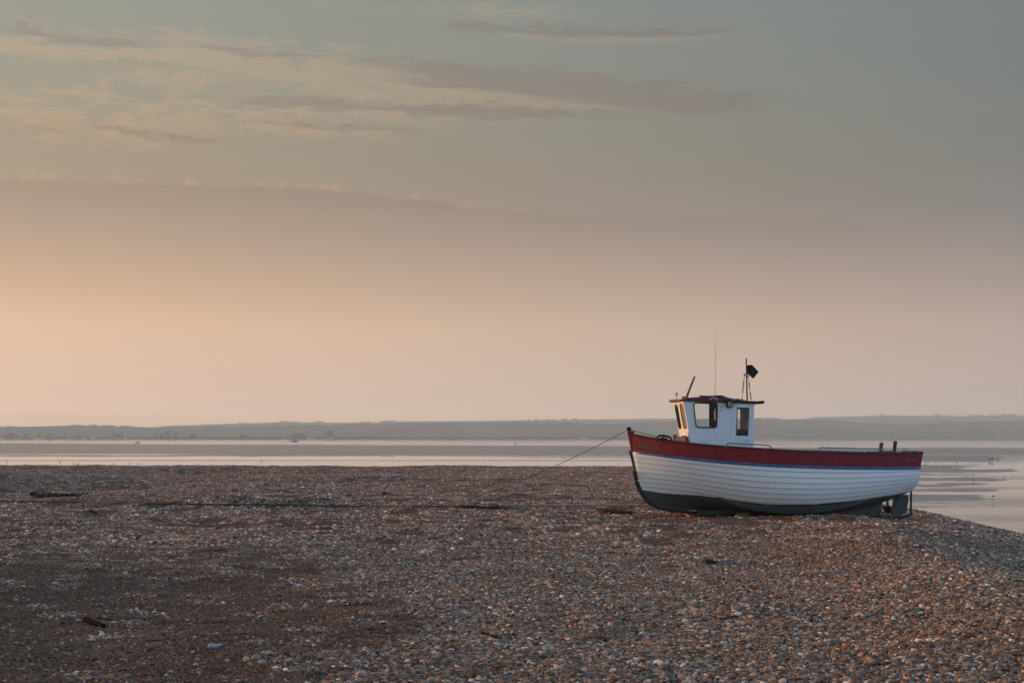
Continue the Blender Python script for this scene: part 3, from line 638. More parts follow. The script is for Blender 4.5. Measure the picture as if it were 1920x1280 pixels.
MB().tube([(-.2, .3, -.2), (-.2, .3, 1.0)], .3, 6).build('post', M['keel'], r)
c = place(965.5, 837); r = empty('marker_post', (c.x, c.y, float(mh(c.x, c.y)))); tag(r, 'dark stubby marker post on the mud by the far channel', 'post')
MB().tube([(0, 0, -.3), (0, 0, 1.5)], .16, 8).tube([(0, 0, 1.5), (0, 0, 1.9)], .3, 8).build('pole', M['keel'], r)
c = place(1858, 864.5); z0 = max(0, float(mh(c.x, c.y))); r = empty('driftwood_branch', (c.x, c.y, z0)); tag(r, 'dark forked branch sticking up from the sand bar', 'driftwood')
MB().tube([(-.2, 0, -.2), (-.45, 0, .5), (-.75, .1, .95)], [.07, .05, .02], 6).tube([(-.35, 0, .3), (.1, 0, .5), (.35, .1, .62)], [.06, .05, .03], 6).tube([(.1, 0, .5), (.05, 0, .95)], [.03, .01], 5).tube([(.3, 0, -.2), (.3, .05, .6)], [.05, .03], 5).build('branch', M['keel'], r)
MB().lathe((.28, 0, .45), (.2, 0, 1), [(0, .05), (.08, .17), (.2, .17), (.3, .06)], 8).build('weed_tuft', M['black'], r)
# wading birds
br = empty('wading_bird', (0, 0, 0)); bb = MB()
bb.tube([(-.22, 0, .22), (-.14, 0, .25), (0, 0, .27), (.12, 0, .30), (.18, 0, .36), (.24, 0, .38)], [.02, .07, .10, .07, .045, .03], 8).tube([(.24, 0, .38), (.33, 0, .36)], [.015, .005], 5).build('body', M['bird'], br)
for s_ in (-.03, .03): MB().tube([(0, s_, .2), (0, s_, 0)], .012, 5).build('leg', M['bird'], br)
LB = [(138, 871), (147, 871.5), (213, 871), (243, 871), (258, 871), (264, 871.5), (369, 872), (490, 864), (112, 866), (13, 866), (1735, 869), (1740, 869), (1794, 868), (1826, 902), (1811, 895), (1824, 892), (1862, 933), (1883, 897), (1871, 864.5)]
BL = ['third from the left in the near left channel', 'close right of the third bird in the near left channel', 'alone midway along the birds in the near left channel', 'left one of the close trio in the near left channel',
      'middle one of the close trio in the near left channel', 'right one of the close trio in the near left channel', 'alone right of the trio in the near left channel', 'farthest right in the near left channel',
      'second from the left in the near left channel', 'farthest left in the near left channel', 'just off the stern, left one of a pair', 'just off the stern, right one of a pair', 'alone between the stern and the forked branch',
      'on the dark mud rib near its right end', 'left one of two on the wet film right of the stern', 'right one of two on the wet film right of the stern', 'lowest and nearest on the wet flats at right',
      'farthest right on the wet flats', 'on the sand bar just right of the forked branch']
for i, (px, py) in enumerate(LB):
    o = br if i == 0 else copy_tree(br); c = place(px, py); o.location = (c.x, c.y, max(0, float(mh(c.x, c.y)))); o.rotation_euler = (0, 0, random.choice([0, math.pi]) + random.uniform(-.5, .5))
    sc_ = .75 if py < 880 else .55; o.scale = (sc_,) * 3
    tag(o, 'small dark wading bird ' + BL[i], 'bird', 'birds in the left channel' if px < 600 else 'birds on the right flats')

# air: one even haze box round everything
hz_m = bpy.data.materials.new('haze'); hz_m.use_nodes = True; t = NT(hz_m.node_tree); t.N.clear()
vp = t.N.new('ShaderNodeVolumePrincipled'); vp.inputs['Color'].default_value = (.77, .94, 1.0, 1); vp.inputs['Density'].default_value = HAZE_D; vp.inputs['Anisotropy'].default_value = .0
t.L.new(vp.outputs[0], t.n('ShaderNodeOutputMaterial', out=None).inputs['Volume'])
hb_ = MB().box((0, 3150, 60.5), (16000, 8300, 127)); tag(hb_.build('haze', hz_m), kind='stuff')

# ------------------------------------------------------------------ the boat
PSI = R(4.0); CS, SN = math.cos(PSI), math.sin(PSI); OX, OY, OZ = 6.68, 36.0, 3.0
boat = empty('fishing_boat', (OX, OY, OZ), PSI)
tag(boat, 'white clinker fishing boat with red bulwarks and small wheelhouse beached on shingle', 'boat')
def Lc(px, py, v=0.0):
    """point of the boat's own length/height plane, v metres out to port, seen at a photo pixel -> (u, z)"""
    kx = (px - 960) / F; ky = (py - HOR) / F
    Y = (OY * CS - OX * SN - v) / (CS - kx * SN)
    return (kx * Y - OX) * CS + (Y - OY) * SN, EYE - ky * Y - OZ
def Wd(u, y, z): return Vector((OX + u * CS - y * SN, OY + u * SN + y * CS, OZ + z))
U0 = Lc(1184, 846)[0]; U1 = Lc(1726, 876, .88)[0]
def gr(tt, q): return 1 - (1 - np.minimum(tt / .52, 1)) ** q
def yb(tt):
    B = 1.22 - .36 * np.clip((tt - .5) / .5, 0, 1) ** 2
    return .04 + (B - .04) * gr(tt, 2.15)
def fit(pts, yf, deg=5):
    ts_, zs_ = [], []
    for px, py in pts:
        v = .6
        for _ in range(6):
            u, z = Lc(px, py, v); tt = np.clip((u - U0) / (U1 - U0), 0, 1.0); v = float(yf(tt))
        ts_.append(tt); zs_.append(z)
    return np.polyfit(ts_, zs_, deg)
ZB = fit([(1185, 846), (1206, 848.5), (1230, 851.5), (1265, 856), (1300, 860), (1350, 864.5), (1400, 868.5), (1450, 871.5), (1500, 873.8), (1550, 875.3), (1600, 876.3), (1660, 876.8), (1726, 876.3)], yb)
ZS = fit([(1186, 813), (1200, 817.5), (1232, 823), (1260, 827), (1283, 830), (1320, 834), (1360, 837.5), (1430, 842.5), (1500, 846), (1550, 848), (1600, 849.2), (1650, 850), (1690, 849.7), (1731, 848.3)], lambda q: yb(q) + .05)
ZK = fit([(1262, 956), (1300, 959), (1375, 961.5), (1450, 962), (1520, 960), (1560, 956.5), (1620, 947), (1655, 937), (1703, 921)], lambda q: 0.0 * q, 4)
STEM = [(1184, 846), (1188.5, 866), (1192.5, 888), (1196.5, 906), (1204, 925), (1216.5, 940.5), (1238, 951.5), (1262, 956)]
SW = [1, .86, .70, .56, .41, .26, .10, 0]
su, szz = zip(*[Lc(a, b) for a, b in STEM])
def stem(wq): return np.interp(wq, SW[::-1], su[::-1]), np.interp(wq, SW[::-1], szz[::-1])
u_t0 = U1; u_t1 = Lc(1706, 918, .25)[0]
def section(tt, wq):
    """outer skin to port at length tt (0 bow .. 1 stern), girth wq (1 top strake .. 0 keel): (u, half breadth, z)"""
    pexp = np.interp(tt, [0, .3, .6, .85, 1], [1.9, 2.5, 2.8, 2.3, 2.0])
    ph = np.linspace(0, math.pi / 2, 160); b = float(yb(tt)) / max(float(gr(tt, 2.15)), 1e-3) if tt < .52 else float(yb(tt))
    zk, zb = np.polyval(ZK, max(tt, .12)), np.polyval(ZB, tt)
    yy = b * np.sin(ph) ** (2 / pexp); zz = zk + (1 - np.cos(ph) ** (2 / pexp)) * (zb - zk)
    arc = np.concatenate([[0], np.cumsum(np.hypot(np.diff(yy), np.diff(zz)))]); arc /= arc[-1]
    y_s = np.interp(wq, arc, yy); z_s = np.interp(wq, arc, zz)
    us, zs_ = stem(wq); e = sstep(0, .42, tt)
    g = gr(tt, 1.35 + .8 * wq) * (1 - .25 * (1 - wq) * (1 - sstep(0, .4, tt)))
    ue = u_t1 + (u_t0 - u_t1) * wq
    return us + (ue - us) * tt, .045 + (max(y_s - .045, 0)) * g, zs_ * (1 - e) + z_s * e + (1 - e) * (zb - np.polyval(ZB, 0)) * wq ** 2 * .9
WLP = [(1186, 916), (1197, 916.5), (1240, 924), (1285, 928), (1325, 930), (1400, 941), (1440, 945.5), (1530, 945), (1620, 936.5), (1660, 931), (1720, 923)]
wu, wz = zip(*[Lc(a, b, .9 if a > 1300 else .25 + (a - 1186) / 114 * .6) for a, b in WLP])
NS = 72
TT = np.concatenate([np.linspace(0, .12, 14)[:-1], np.linspace(.12, 1, NS - 13)])
EDGES = [1 - .069 * i for i in range(8)]; EDGES += [EDGES[-1] * (1 - (i + 1) / 5) for i in range(5)]
hullp = MB()
SKIN = {}
def skin_pts(wq):
    if wq not in SKIN: SKIN[wq] = [section(float(a), wq) for a in TT]
    return SKIN[wq]
def normal_of(wq, i):
    a = section(float(TT[max(i - 1, 0)]), wq); b = section(float(TT[min(i + 1, NS - 1)]), wq)
    c0 = section(float(TT[i]), min(wq + .02, 1)); c1 = section(float(TT[i]), max(wq - .02, 0))
    T = Vector((b[0] - a[0], b[1] - a[1], b[2] - a[2])); B = Vector((c0[0] - c1[0], c0[1] - c1[1], c0[2] - c1[2]))
    n_ = B.cross(T); n_ = n_.normalized() if n_.length > 1e-9 else Vector((0, 1, 0))
    return n_ if n_.y > 0 else -n_
# inner shell carries the planks
inner = [[(p_[0], -max(p_[1] - .03, .005), p_[2]) for p_ in skin_pts(wq)] for wq in np.linspace(1, 0, 14)]
hullp.grid(inner); hullp.grid([[(x, -y, z) for x, y, z in r_] for r_ in inner])
hull = hullp.build('hull', M['inside'], boat, smooth=True)
for k in range(12):
    wt, wb_ = EDGES[k], EDGES[k + 1]
    rows = []; wlv = []; lap = []
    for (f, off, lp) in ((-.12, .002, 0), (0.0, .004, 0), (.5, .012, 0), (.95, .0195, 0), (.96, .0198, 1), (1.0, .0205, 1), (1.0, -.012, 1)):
        wq = float(min(max(wt + (wb_ - wt) * f, 0), 1)); row = []
        for i in range(NS):
            a = skin_pts(wq)[i]; n_ = normal_of(wq, i); fade = .35 + .65 * sstep(0, .10, TT[i])
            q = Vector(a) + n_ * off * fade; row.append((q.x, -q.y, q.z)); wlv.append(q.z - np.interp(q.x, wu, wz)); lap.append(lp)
        rows.append(row)
    for sgn in (1, -1):
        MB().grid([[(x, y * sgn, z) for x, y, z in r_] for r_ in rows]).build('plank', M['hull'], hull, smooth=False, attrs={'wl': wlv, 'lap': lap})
# red bulwarks
BT = Lc(1179, 813)[0]; ST = Lc(1731.5, 848.3, .93)[0]
def bul(tt, h, out=0.0):
    zb, zs_ = np.polyval(ZB, tt), np.polyval(ZS, tt)
    ub = U0 + (BT + .02 - U0) * h; us = U1 + (ST - U1) * h
    fl = .05 * h * float(gr(tt, 1.6))
    return ub + (us - ub) * tt, float(yb(tt)) + fl + out, zb + h * (zs_ - zb)
for sgn in (-1, 1):
    m_ = MB(); rows = [[(lambda q: (q[0], sgn * q[1], q[2]))(bul(float(a), h, o_)) for a in TT] for h, o_ in ((0, .012), (.25, .012), (.5, .012), (.75, .012), (1, .012), (1, -.04), (0, -.04))]
    m_.grid(rows + rows[:1]).build('bulwark', M['red'], boat, smooth=False)
    m_ = MB(); m_.tube([(lambda q: (q[0], sgn * q[1], q[2] + .004))(bul(float(a), 1.0, -.012)) for a in TT], .032, 8).build('cap_rail', M['red_rail'], boat, smooth=True)
    m_ = MB(); m_.tube([(lambda q: (q[0], sgn * q[1], q[2] - .012))(bul(float(a), 0.0, .014)) for a in TT[2:]], .034, 10).build('rubbing_strake', M['blue'], boat, smooth=True)
# transom
tr_ = MB(); ring = []
for wq in np.linspace(0, 1, 12): q = section(1.0, float(wq)); ring.append((q[0] + .004, q[1] + .01, q[2]))
for h in (.5, 1.0): q = bul(1.0, h); ring.append((q[0] + .004, q[1], q[2]))
tr_.add([(x, -y, z) for x, y, z in ring] + [(x, y, z) for x, y, z in ring], [(i, i + 1, len(ring) + i + 1, len(ring) + i) for i in range(len(ring) - 1)])
transom = tr_.build('transom', M['red'], boat)
# deck
dk = MB(); rows = []
for a in TT[1:]:
    q = bul(float(a), .18); rows.append([(q[0], -(q[1] - .03), q[2]), (q[0], 0, q[2] + .03), (q[0], q[1] - .03, q[2])])
dk.grid(rows).build('deck', M['deck'], boat)
# stem head and stem
sh = [Lc(*p_) for p_ in [(1176, 808), (1188, 808.5), (1189.5, 815), (1193, 830), (1196, 846), (1184, 848), (1180, 828)]]
MB().plate(sh, [], lambda a, b, d: (a, d, b), -.055, .055).build('stem_head', M['red'], boat)
st_ = [(1179.5, 846), (1185, 866), (1189, 888), (1193, 906), (1200.5, 926.5), (1213.5, 943.5), (1236, 955.5), (1262, 961)]
so = [Lc(*p_) for p_ in st_]; si = [Lc(a + 3.2, b - 2) for a, b in st_[::-1]]
MB().plate(so + si, [], lambda a, b, d: (a, d, b), -.05, .05).build('stem', M['keel'], boat)
def band(pts, wd, name, mt):
    o_ = [Lc(a - .8, b + .6) for a, b in pts]; i_ = [Lc(a + wd, b - wd * .35) for a, b in pts[::-1]]
    MB().plate(o_ + i_, [], lambda a, b, d: (a, d, b), -.066, .066).build(name, mt, boat)
band([(1187.2, 883), (1190.3, 900)], 7.0, 'stem_plate', M['black'])
band([(1190.5, 903.5), (1194.0, 911), (1201, 926.5), (1214, 943.5), (1237, 956)], 6.0, 'stem_band', M['black'])
# roller on the stem head
MB().lathe((Lc(1179, 804.5)[0], -.07, Lc(1179, 804.0)[1]), (0, 1, 0), [(0, .03), (0.0, .055), (.14, .055), (.14, .03)], 12).build('bow_roller', M['black'], boat, smooth=False)
MB().box((Lc(1176, 807)[0], 0, Lc(1176, 807)[1]), (.05, .09, .05)).box((Lc(1182, 807)[0], 0, Lc(1182, 807)[1]), (.05, .09, .05)).build('roller_cheek', M['pale'], boat)
# keel, deadwood, skeg
kb = [Lc(*p_) for p_ in [(1232, 953), (1250, 958.5), (1300, 963.5), (1440, 969), (1560, 970), (1650, 972)]]
kt = [Lc(*p_) for p_ in [(1650, 966), (1560, 964), (1440, 963), (1300, 958), (1262, 954), (1240, 950)]]
MB().plate(kb + kt, [], lambda a, b, d: (a, d, b), -.06, .06).build('keel', M['keel'], boat)
dw = [Lc(*p_) for p_ in [(1420, 966), (1520, 967.5), (1600, 968), (1649, 969.5), (1651, 958), (1652, 946), (1655, 937), (1662, 931), (1640, 936), (1600, 945), (1550, 952), (1500, 956)]]
MB().plate(dw, [], lambda a, b, d: (a, d, b), -.045, .045).build('deadwood', M['slate'], boat)
MB().tube([(Lc(*p_)[0], 0, Lc(*p_)[1]) for p_ in [(1643, 968.5), (1652, 971), (1666, 972), (1682, 971), (1696, 968), (1707, 965)]], [.05, .045, .038, .034, .034, .03], 8).build('skeg', M['iron'], boat, smooth=True)
MB().tube([(Lc(*p_)[0], 0, Lc(*p_)[1]) for p_ in [(1708.5, 913), (1708, 966)]], .026, 8).build('rudder_post', M['iron'], boat, smooth=True)
rd = MB().plate(rpoly([Lc(*p_) for p_ in [(1675.6, 931), (1700, 926), (1703.5, 931.5), (1699, 961), (1684, 968), (1671, 964.5)]], .06), [], lambda a, b, d: (a, d, b), -.022, .022).build('rudder', M['slate'], boat)
MB().tube([(Lc(*p_)[0], 0, Lc(*p_)[1]) for p_ in [(1683.5, 921), (1682.8, 934)]], .035, 8).build('rudder_stock', M['iron'], rd)
prp = MB(); hu, hz_ = Lc(1664.5, 950.5)
prp.tube([(Lc(1648, 950)[0], 0, hz_), (hu - .05, 0, hz_)], .022, 8); prp.lathe((hu - .07, 0, hz_), (1, 0, 0), [(0, .035), (.08, .05), (.14, .03), (.17, .005)], 10)
for ang in (R(92), R(212), R(328)):
    bl = []
    for i in range(7):
        rr = .03 + i * .035; ch = [.03, .06, .085, .095, .09, .065, .02][i]; tw = R(62 - 6 * i)
        for s_ in (-1, 1):
            loc = Vector((math.sin(tw) * ch * s_ * .75, math.cos(tw) * ch * s_, rr)); loc = Matrix.Rotation(ang - R(90), 3, 'X') @ loc; bl.append((hu + loc.x, loc.y, hz_ + loc.z))
    prp.add(bl, [(2 * i, 2 * i + 1, 2 * i + 3, 2 * i + 2) for i in range(6)])
pr = prp.build('propeller', M['iron'], boat); so_ = pr.modifiers.new('thick', 'SOLIDIFY'); so_.thickness = .012
# bilge keels
for sgn in (-1, 1):
    m_ = MB(); rows = []
    for i in range(40):
        f = i / 39; tt = .27 + f * .56
        wd = .16 * math.sin(math.pi * min(max(f, .0), 1)) ** .7
        wc = .50 - .05 * math.sin(math.pi * f); a = section(tt, wc); a2 = section(tt, wc - .10 * math.sin(math.pi * f) ** .7)
        lift = .05 * math.sin(math.pi * f) ** .5
        rows.append([(a[0], sgn * (a[1] + .02), a[2] - .0), (a[0], sgn * (a[1] + .03 + lift), a[2] - .015), (a2[0], sgn * (a2[1] + .03 + lift), a2[2] - .02 - lift), (a2[0], sgn * (a2[1] + .0), a2[2] + .01)])
    m_.grid(rows).build('bilge_keel', M['teal'], boat)

# name on the bow, both sides' lettering as in the photo (port side seen)
def lettering(txt, x0, x1, h0, hh, name, mt, out, dx=0.0, dz=0.0, grow=0.0):
    cu = bpy.data.curves.new(name, 'FONT'); cu.body = txt; cu.resolution_u = 2; cu.offset = grow; cu.space_character = 1.22
    to = bpy.data.objects.new('tmp_text', cu); col.objects.link(to)
    dg = bpy.context.evaluated_depsgraph_get(); me = bpy.data.meshes.new_from_object(to.evaluated_get(dg)); bpy.data.objects.remove(to); bpy.data.curves.remove(cu)
    V = np.array([v.co[:] for v in me.vertices]); W_ = V[:, 0].max() - V[:, 0].min(); mnx = V[:, 0].min(); H_ = V[:, 1].max(); mny = V[:, 1].min()
    for v in me.vertices:
        a = (v.co.x - mnx) / W_; tt = (x0 + (x1 - x0) * a - U0) / (U1 - U0) + dx; h = h0 + hh * (v.co.y - mny) / (H_ - mny) + dz
        q = bul(tt, h, out); v.co = (q[0], -q[1], q[2])
    me.materials.append(mt); o = bpy.data.objects.new(name, me); col.objects.link(o); o.parent = boat; return o
xa, xb = Lc(1203.5, 835, .45)[0], Lc(1243, 840, .85)[0]
lettering('REBECCA', xa, xb, .33, .27, 'name_lettering_edge', M['letter_edge'], .0155, dx=-.0007, dz=-.012, grow=.012)
lettering('REBECCA', xa, xb, .33, .27, 'name_lettering', M['letter'], .0185, grow=.004)
for px in (1703, 1713.5):
    u_, z_ = Lc(px, 862, .92); q = bul((u_ - U0) / (U1 - U0), .5, .018); MB().box((u_, -q[1], z_), (.05, .012, .055)).build('stern_plate', M['bluegrey'], boat)

# ---- wheelhouse
HV = .66
wh = empty('wheelhouse', (0, 0, 0), 0, boat)
TL, BL, TR, BR = Lc(1281.5, 752, HV), Lc(1297.5, 842, HV), Lc(1414.3, 757, HV), Lc(1413, 846, HV)
pw = rpoly([Lc(*q, HV) for q in [(1300.0, 753.5), (1346, 754), (1344.5, 802.5), (1304.5, 801.5)]], .09)
pwi = rpoly([Lc(*q, HV) for q in [(1301.5, 755.5), (1343.8, 756), (1342.5, 800.3), (1306, 799.5)]], .075)
pd = [Lc(*q, HV) for q in [(1382, 763.5), (1404.8, 764), (1402.6, 816.5), (1380, 816)]]
fw = rpoly([Lc(*q, -HV) for q in [(1296, 756), (1329.2, 756.5), (1328.8, 801), (1300, 801)]], .05)
fd = rpoly([Lc(*q, -HV) for q in [(1376, 763.6), (1388.6, 763.8), (1388.4, 804), (1375, 804)]], .02)
mp = lambda sgn: (lambda a, b, d: (a, sgn * d, b))
side = [TL, TR, BR, BL]
MB().plate(side, [pw, pd], mp(-1), HV, HV - .045, 0, 1).build('side_wall', [M['cabin'], M['inside']], wh)
MB().plate(side, [fw, fd], mp(1), HV, HV - .045, 0, 1).build('side_wall', [M['cabin'], M['inside']], wh)
MB().plate(pw, [pwi], mp(-1), HV + .022, HV - .05).build('window_frame', M['black'], wh)
MB().plate(pwi, [], mp(-1), HV - .008, HV - .014).build('window_pane', M['glass'], wh)
MB().plate(fw, [], mp(1), HV - .018, HV - .024).build('window_pane', M['glass'], wh)
MB().plate(fd, [], mp(1), HV - .018, HV - .024).build('window_pane', M['glass'], wh)
pdi = [Lc(*q, HV) for q in [(1383.2, 766.5), (1403.6, 766.8), (1401.6, 815.4), (1381.4, 815)]]
MB().plate(pd, [pdi], mp(-1), HV + .012, HV - .05).build('door_window_frame', M['inside'], wh)
MB().plate(pdi, [], mp(-1), HV - .012, HV - .018).build('window_pane', M['glass'], wh)
dpo = [Lc(*q, HV) for q in [(1372, 760.5), (1410.5, 761), (1409.5, 834), (1371, 831)]]
MB().plate(dpo, [pd], mp(-1), HV + .006, HV + .0005).build('door', M['cabin'], wh)
# front: raked board with two tall rounded windows
FT, FB = TL, BL
def fmap(a, b, d):  # a across (-HV port .. HV), b 0 bottom .. 1 top, d inwards
    return (FB[0] + (FT[0] - FB[0]) * b - .004 + d, a, FB[1] + (FT[1] - FB[1]) * b)
def fwin(a0, a1, r): return rpoly([(a0, .43), (a1, .43), (a1, .955), (a0, .955)], r, 5)
# starboard is seen at the left end of the foreshortened front
wins = [(.16, .60), (-.55, -.08)]
fo = [(-HV + .004, .0), (HV - .004, .0), (HV - .004, 1.0), (-HV + .004, 1.0)]
def stretch(poly):  # rounded corners in real proportions
    return poly
holes = [rpoly([(a0, .43), (a1, .43), (a1, .955), (a0, .955)], .11, 5) for a0, a1 in wins]
inn = [rpoly([(a0 + .028, .45), (a1 - .028, .45), (a1 - .028, .94), (a0 + .028, .94)], .09, 5) for a0, a1 in wins]
MB().plate(fo, holes, fmap, 0, .045, 0, 1).build('front_wall', [M['cabin'], M['inside']], wh)
for h_, i_ in zip(holes, inn):
    MB().plate(h_, [i_], fmap, -.006, .05).build('window_frame', M['black'], wh)
    MB().plate(i_, [], fmap, -.001, .003).build('window_pane', M['glass'], wh)
bl0, bl1 = wins[1]
MB().plate([(bl0 + .03, .452), (bl1 - .03, .452), (bl1 - .03, .938), (bl0 + .03, .938)], [], fmap, .014, .02).build('window_blind', M['blind'], wh)
# after bulkhead with an open doorway, varnished inside
ax_ = BR[0] - .045
ao = [(-HV + .05, BR[1]), (HV - .05, BR[1]), (HV - .05, TR[1]), (-HV + .05, TR[1])]
MB().plate(ao, [[(-.1, BR[1] + .1), (.5, BR[1] + .1), (.5, TR[1] - .12), (-.1, TR[1] - .12)]], lambda a, b, d: (ax_ + d, a, b), 0, .04, 1, 0).build('after_wall', [M['cabin'], M['wood']], wh)
MB().box((ax_ + .02, .2, (BR[1] + TR[1]) / 2 - .01), (.03, .60, TR[1] - BR[1] - .22)).build('after_door', M['wood'], wh)
# inside: console, seat box, and a post added to show as a sunlit sliver
cx0, cz0 = Lc(1340, 815, .2)
MB().box((Lc(1300, 815)[0] + .02, 0, Lc(1300, 832)[1]), (.3, 1.3, .5)).build('console', M['inside'], wh)
pu, pz = Lc(1339.0, 776, -.18)
MB().box((pu + .02, .18, pz - .01), (.012, .17, .28)).build('sun_sliver_post', M['bright_wood'], wh)
MB().box((Lc(1388, 812, -.3)[0] - .06, .15, Lc(1392, 818, -.3)[1]), (.26, .9, .34)).build('seat_box', M['inside'], wh)
# roof
def roofpts(z0, inset=0.0): return None
r0u, r0z = Lc(1256.5, 750, -HV); r1u, r1z = Lc(1428.5, 753.5, HV)
rfo = [(Lc(1262.0, 748, 0)[0] - .05, -.30), (Lc(1266, 748)[0], -HV - .04), (Lc(1416, 752, HV)[0], -HV - .04), (Lc(1416, 752, HV)[0], HV + .04), (Lc(1266, 748)[0], HV + .04), (Lc(1262.0, 748, 0)[0] - .05, .30)]
def rmap(a, b, d):
    f = (a - TL[0]) / (TR[0] - TL[0]); return (a, b, TL[1] + (TR[1] - TL[1]) * f + .02 + d)
MB().plate(rfo, [], rmap, .03, -.018).build('roof', M['red_rail'], wh)
pk = [(Lc(1357, 752, HV)[0], -HV - .055), (Lc(1429, 752, HV)[0], -HV - .055), (Lc(1429, 752, HV)[0], HV + .055), (Lc(1357, 752, HV)[0], HV + .055)]
MB().plate(pk, [], rmap, .05, .006).build('roof_awning', M['black'], wh)
e0 = rmap(pk[1][0], -HV - .08, .03); e1 = rmap(pk[1][0], HV + .08, .03)
MB().tube([e0, e1], .04, 10).build('awning_roller', M['black'], wh)
# raised red hatch on the roof
hp = MB(); rows = []
u0_, u1_ = Lc(1289, 745, .3)[0], Lc(1393, 748, .3)[0]
for i in range(13):
    f = i / 12; hgt = .085 * math.sin(math.pi * min(max(f, .02), .98)) ** .35 + .02
    a = u0_ + (u1_ - u0_) * f; rows.append([rmap(a, b, .03 + hgt * (1 - .25 * (b / .6) ** 2) if abs(b) < .59 else .028) for b in (-.6, -.55, -.3, 0, .3, .55, .6)])
hp.grid(rows).build('roof_hatch', M['red_rail'], boat, smooth=False)
for px0, px1, py in ((1330, 1346, 745.5), (1371, 1394, 746.5)):
    a0, a1 = Lc(px0, 748, .66)[0], Lc(px1, 748, .66)[0]
    MB().tube([rmap(a0 + (a1 - a0) * i / 8, -.66, .035 + .06 * math.sin(math.pi * i / 8)) for i in range(9)], .012, 6).build('roof_handle', M['pale'], boat, smooth=True)
# horn lamp box under the eave
hu0, hz0 = Lc(1367, 757.6, HV)
fl_ = MB().box((hu0, -HV - .055, hz0), (.15, .11, .145)).build('flood_lamp', M['black'], boat)
MB().plate(rpoly([(hu0 - .045, hz0 - .045), (hu0 + .045, hz0 - .045), (hu0 + .045, hz0 + .045), (hu0 - .045, hz0 + .045)], .02), [rpoly([(hu0 - .022, hz0 - .03), (hu0 + .022, hz0 - .03), (hu0 + .022, hz0 + .03), (hu0 - .022, hz0 + .03)], .015)], mp(-1), HV + .118, HV + .108).build('lamp_rim', M['pale'], fl_)
for px, py in ((1351.5, 764), (1351.5, 769.5), (1366.5, 764.5), (1401, 825)):
    u_, z_ = Lc(px, py, HV); MB().lathe((u_, -HV - .012, z_), (0, 1, 0), [(0, .012), (.01, .016)], 8).build('vent_cap', M['black'], boat)
# lamp on a stalk, aerial, mast with flag
a_, b_ = Lc(1268.5, 749, .25); z1 = Lc(1268.5, 739, .25)[1]
al = MB().tube([(a_, -.25, b_), (a_, -.25, z1)], .012, 6).build('lamp_stalk', M['pale'], boat)
MB().lathe((a_, -.25, z1 - .02), (0, 0, 1), [(0, .02), (.01, .05), (.05, .045), (.07, .015)], 10).build('lamp_head', M['pale'], al, smooth=True)
a_, b_ = Lc(1340.3, 747, .1); c_, d_ = Lc(1342.3, 615, .1)
an = MB().tube([(a_, -.1, b_), (a_ + (c_ - a_) * .5, -.1, (b_ + d_) / 2), (c_, -.1, d_)], [.012, .008, .006], 6).build('aerial', M['steel'], boat)
MB().lathe((a_, -.1, b_ - .04), (0, 0, 1), [(0, .03), (.06, .02), (.12, .014)], 8).build('aerial_base', M['black'], an)
a_, b_ = Lc(1401.3, 756, .0); c_, d_ = Lc(1399.3, 674, .0)
ms = MB().tube([(a_, 0, b_ - .1), (c_, 0, d_)], [.02, .016], 8).build('mast', M['iron'], boat)
MB().lathe((c_, 0, d_ - .01), (0, 0, 1), [(0, .018), (.03, .022), (.05, .01)], 8).build('mast_cap', M['wood'], ms)
s1u, s1z = Lc(1396, 701); s2u, s2z = Lc(1403, 702)
MB().tube([(s1u - .02, 0, s1z), (s2u, 0, s2z)], .012, 6).build('spreader', M['pink'], ms)
def chain(name, p0, p1, link, mt, parent, sag=0.0):
    p0, p1 = Vector(p0), Vector(p1); n = max(3, int((p1 - p0).length / link)); m_ = MB()
    pts = [p0.lerp(p1, i / n) - Vector((0, 0, sag * 4 * (i / n) * (1 - i / n))) for i in range(n + 1)]
    m_.tube(pts, .006, 5)
    for i in range(1, n, 2):
        if random.random() < .55: m_.lathe(pts[i] - Vector((0, 0, .02)), (0, 0, 1), [(0, .008), (.012, .02), (.03, .02), (.04, .008)], 6)
    return m_.build(name, mt, parent)
for (x0_, y0_), (x1_, y1_), v_ in (((1396, 701), (1391, 750), .35), ((1402.5, 703), (1408.5, 751), -.35)):
    A_ = Lc(x0_, y0_); B_ = Lc(x1_, y1_, v_); chain('mast_stay', (A_[0], 0, A_[1]), (B_[0], -v_, B_[1]), .035, M['iron'], boat)
fg = [Lc(*q) for q in [(1400.5, 684.5), (1410, 683.5), (1423, 697), (1412, 710), (1401, 699)]]
nfl = MB(); n_ = len(fg)
ctr = (sum(a for a, b in fg) / n_, sum(b for a, b in fg) / n_)
fv = [(ctr[0], .03, ctr[1])] + [(a, -.012 if i % 2 else .03, b) for i, (a, b) in enumerate(fg)]
nfl.add(fv, [(0, i + 1, (i + 1) % n_ + 1) for i in range(n_)])
flg = nfl.build('flag', M['flag'], boat); so_ = flg.modifiers.new('thick', 'SOLIDIFY'); so_.thickness = .006
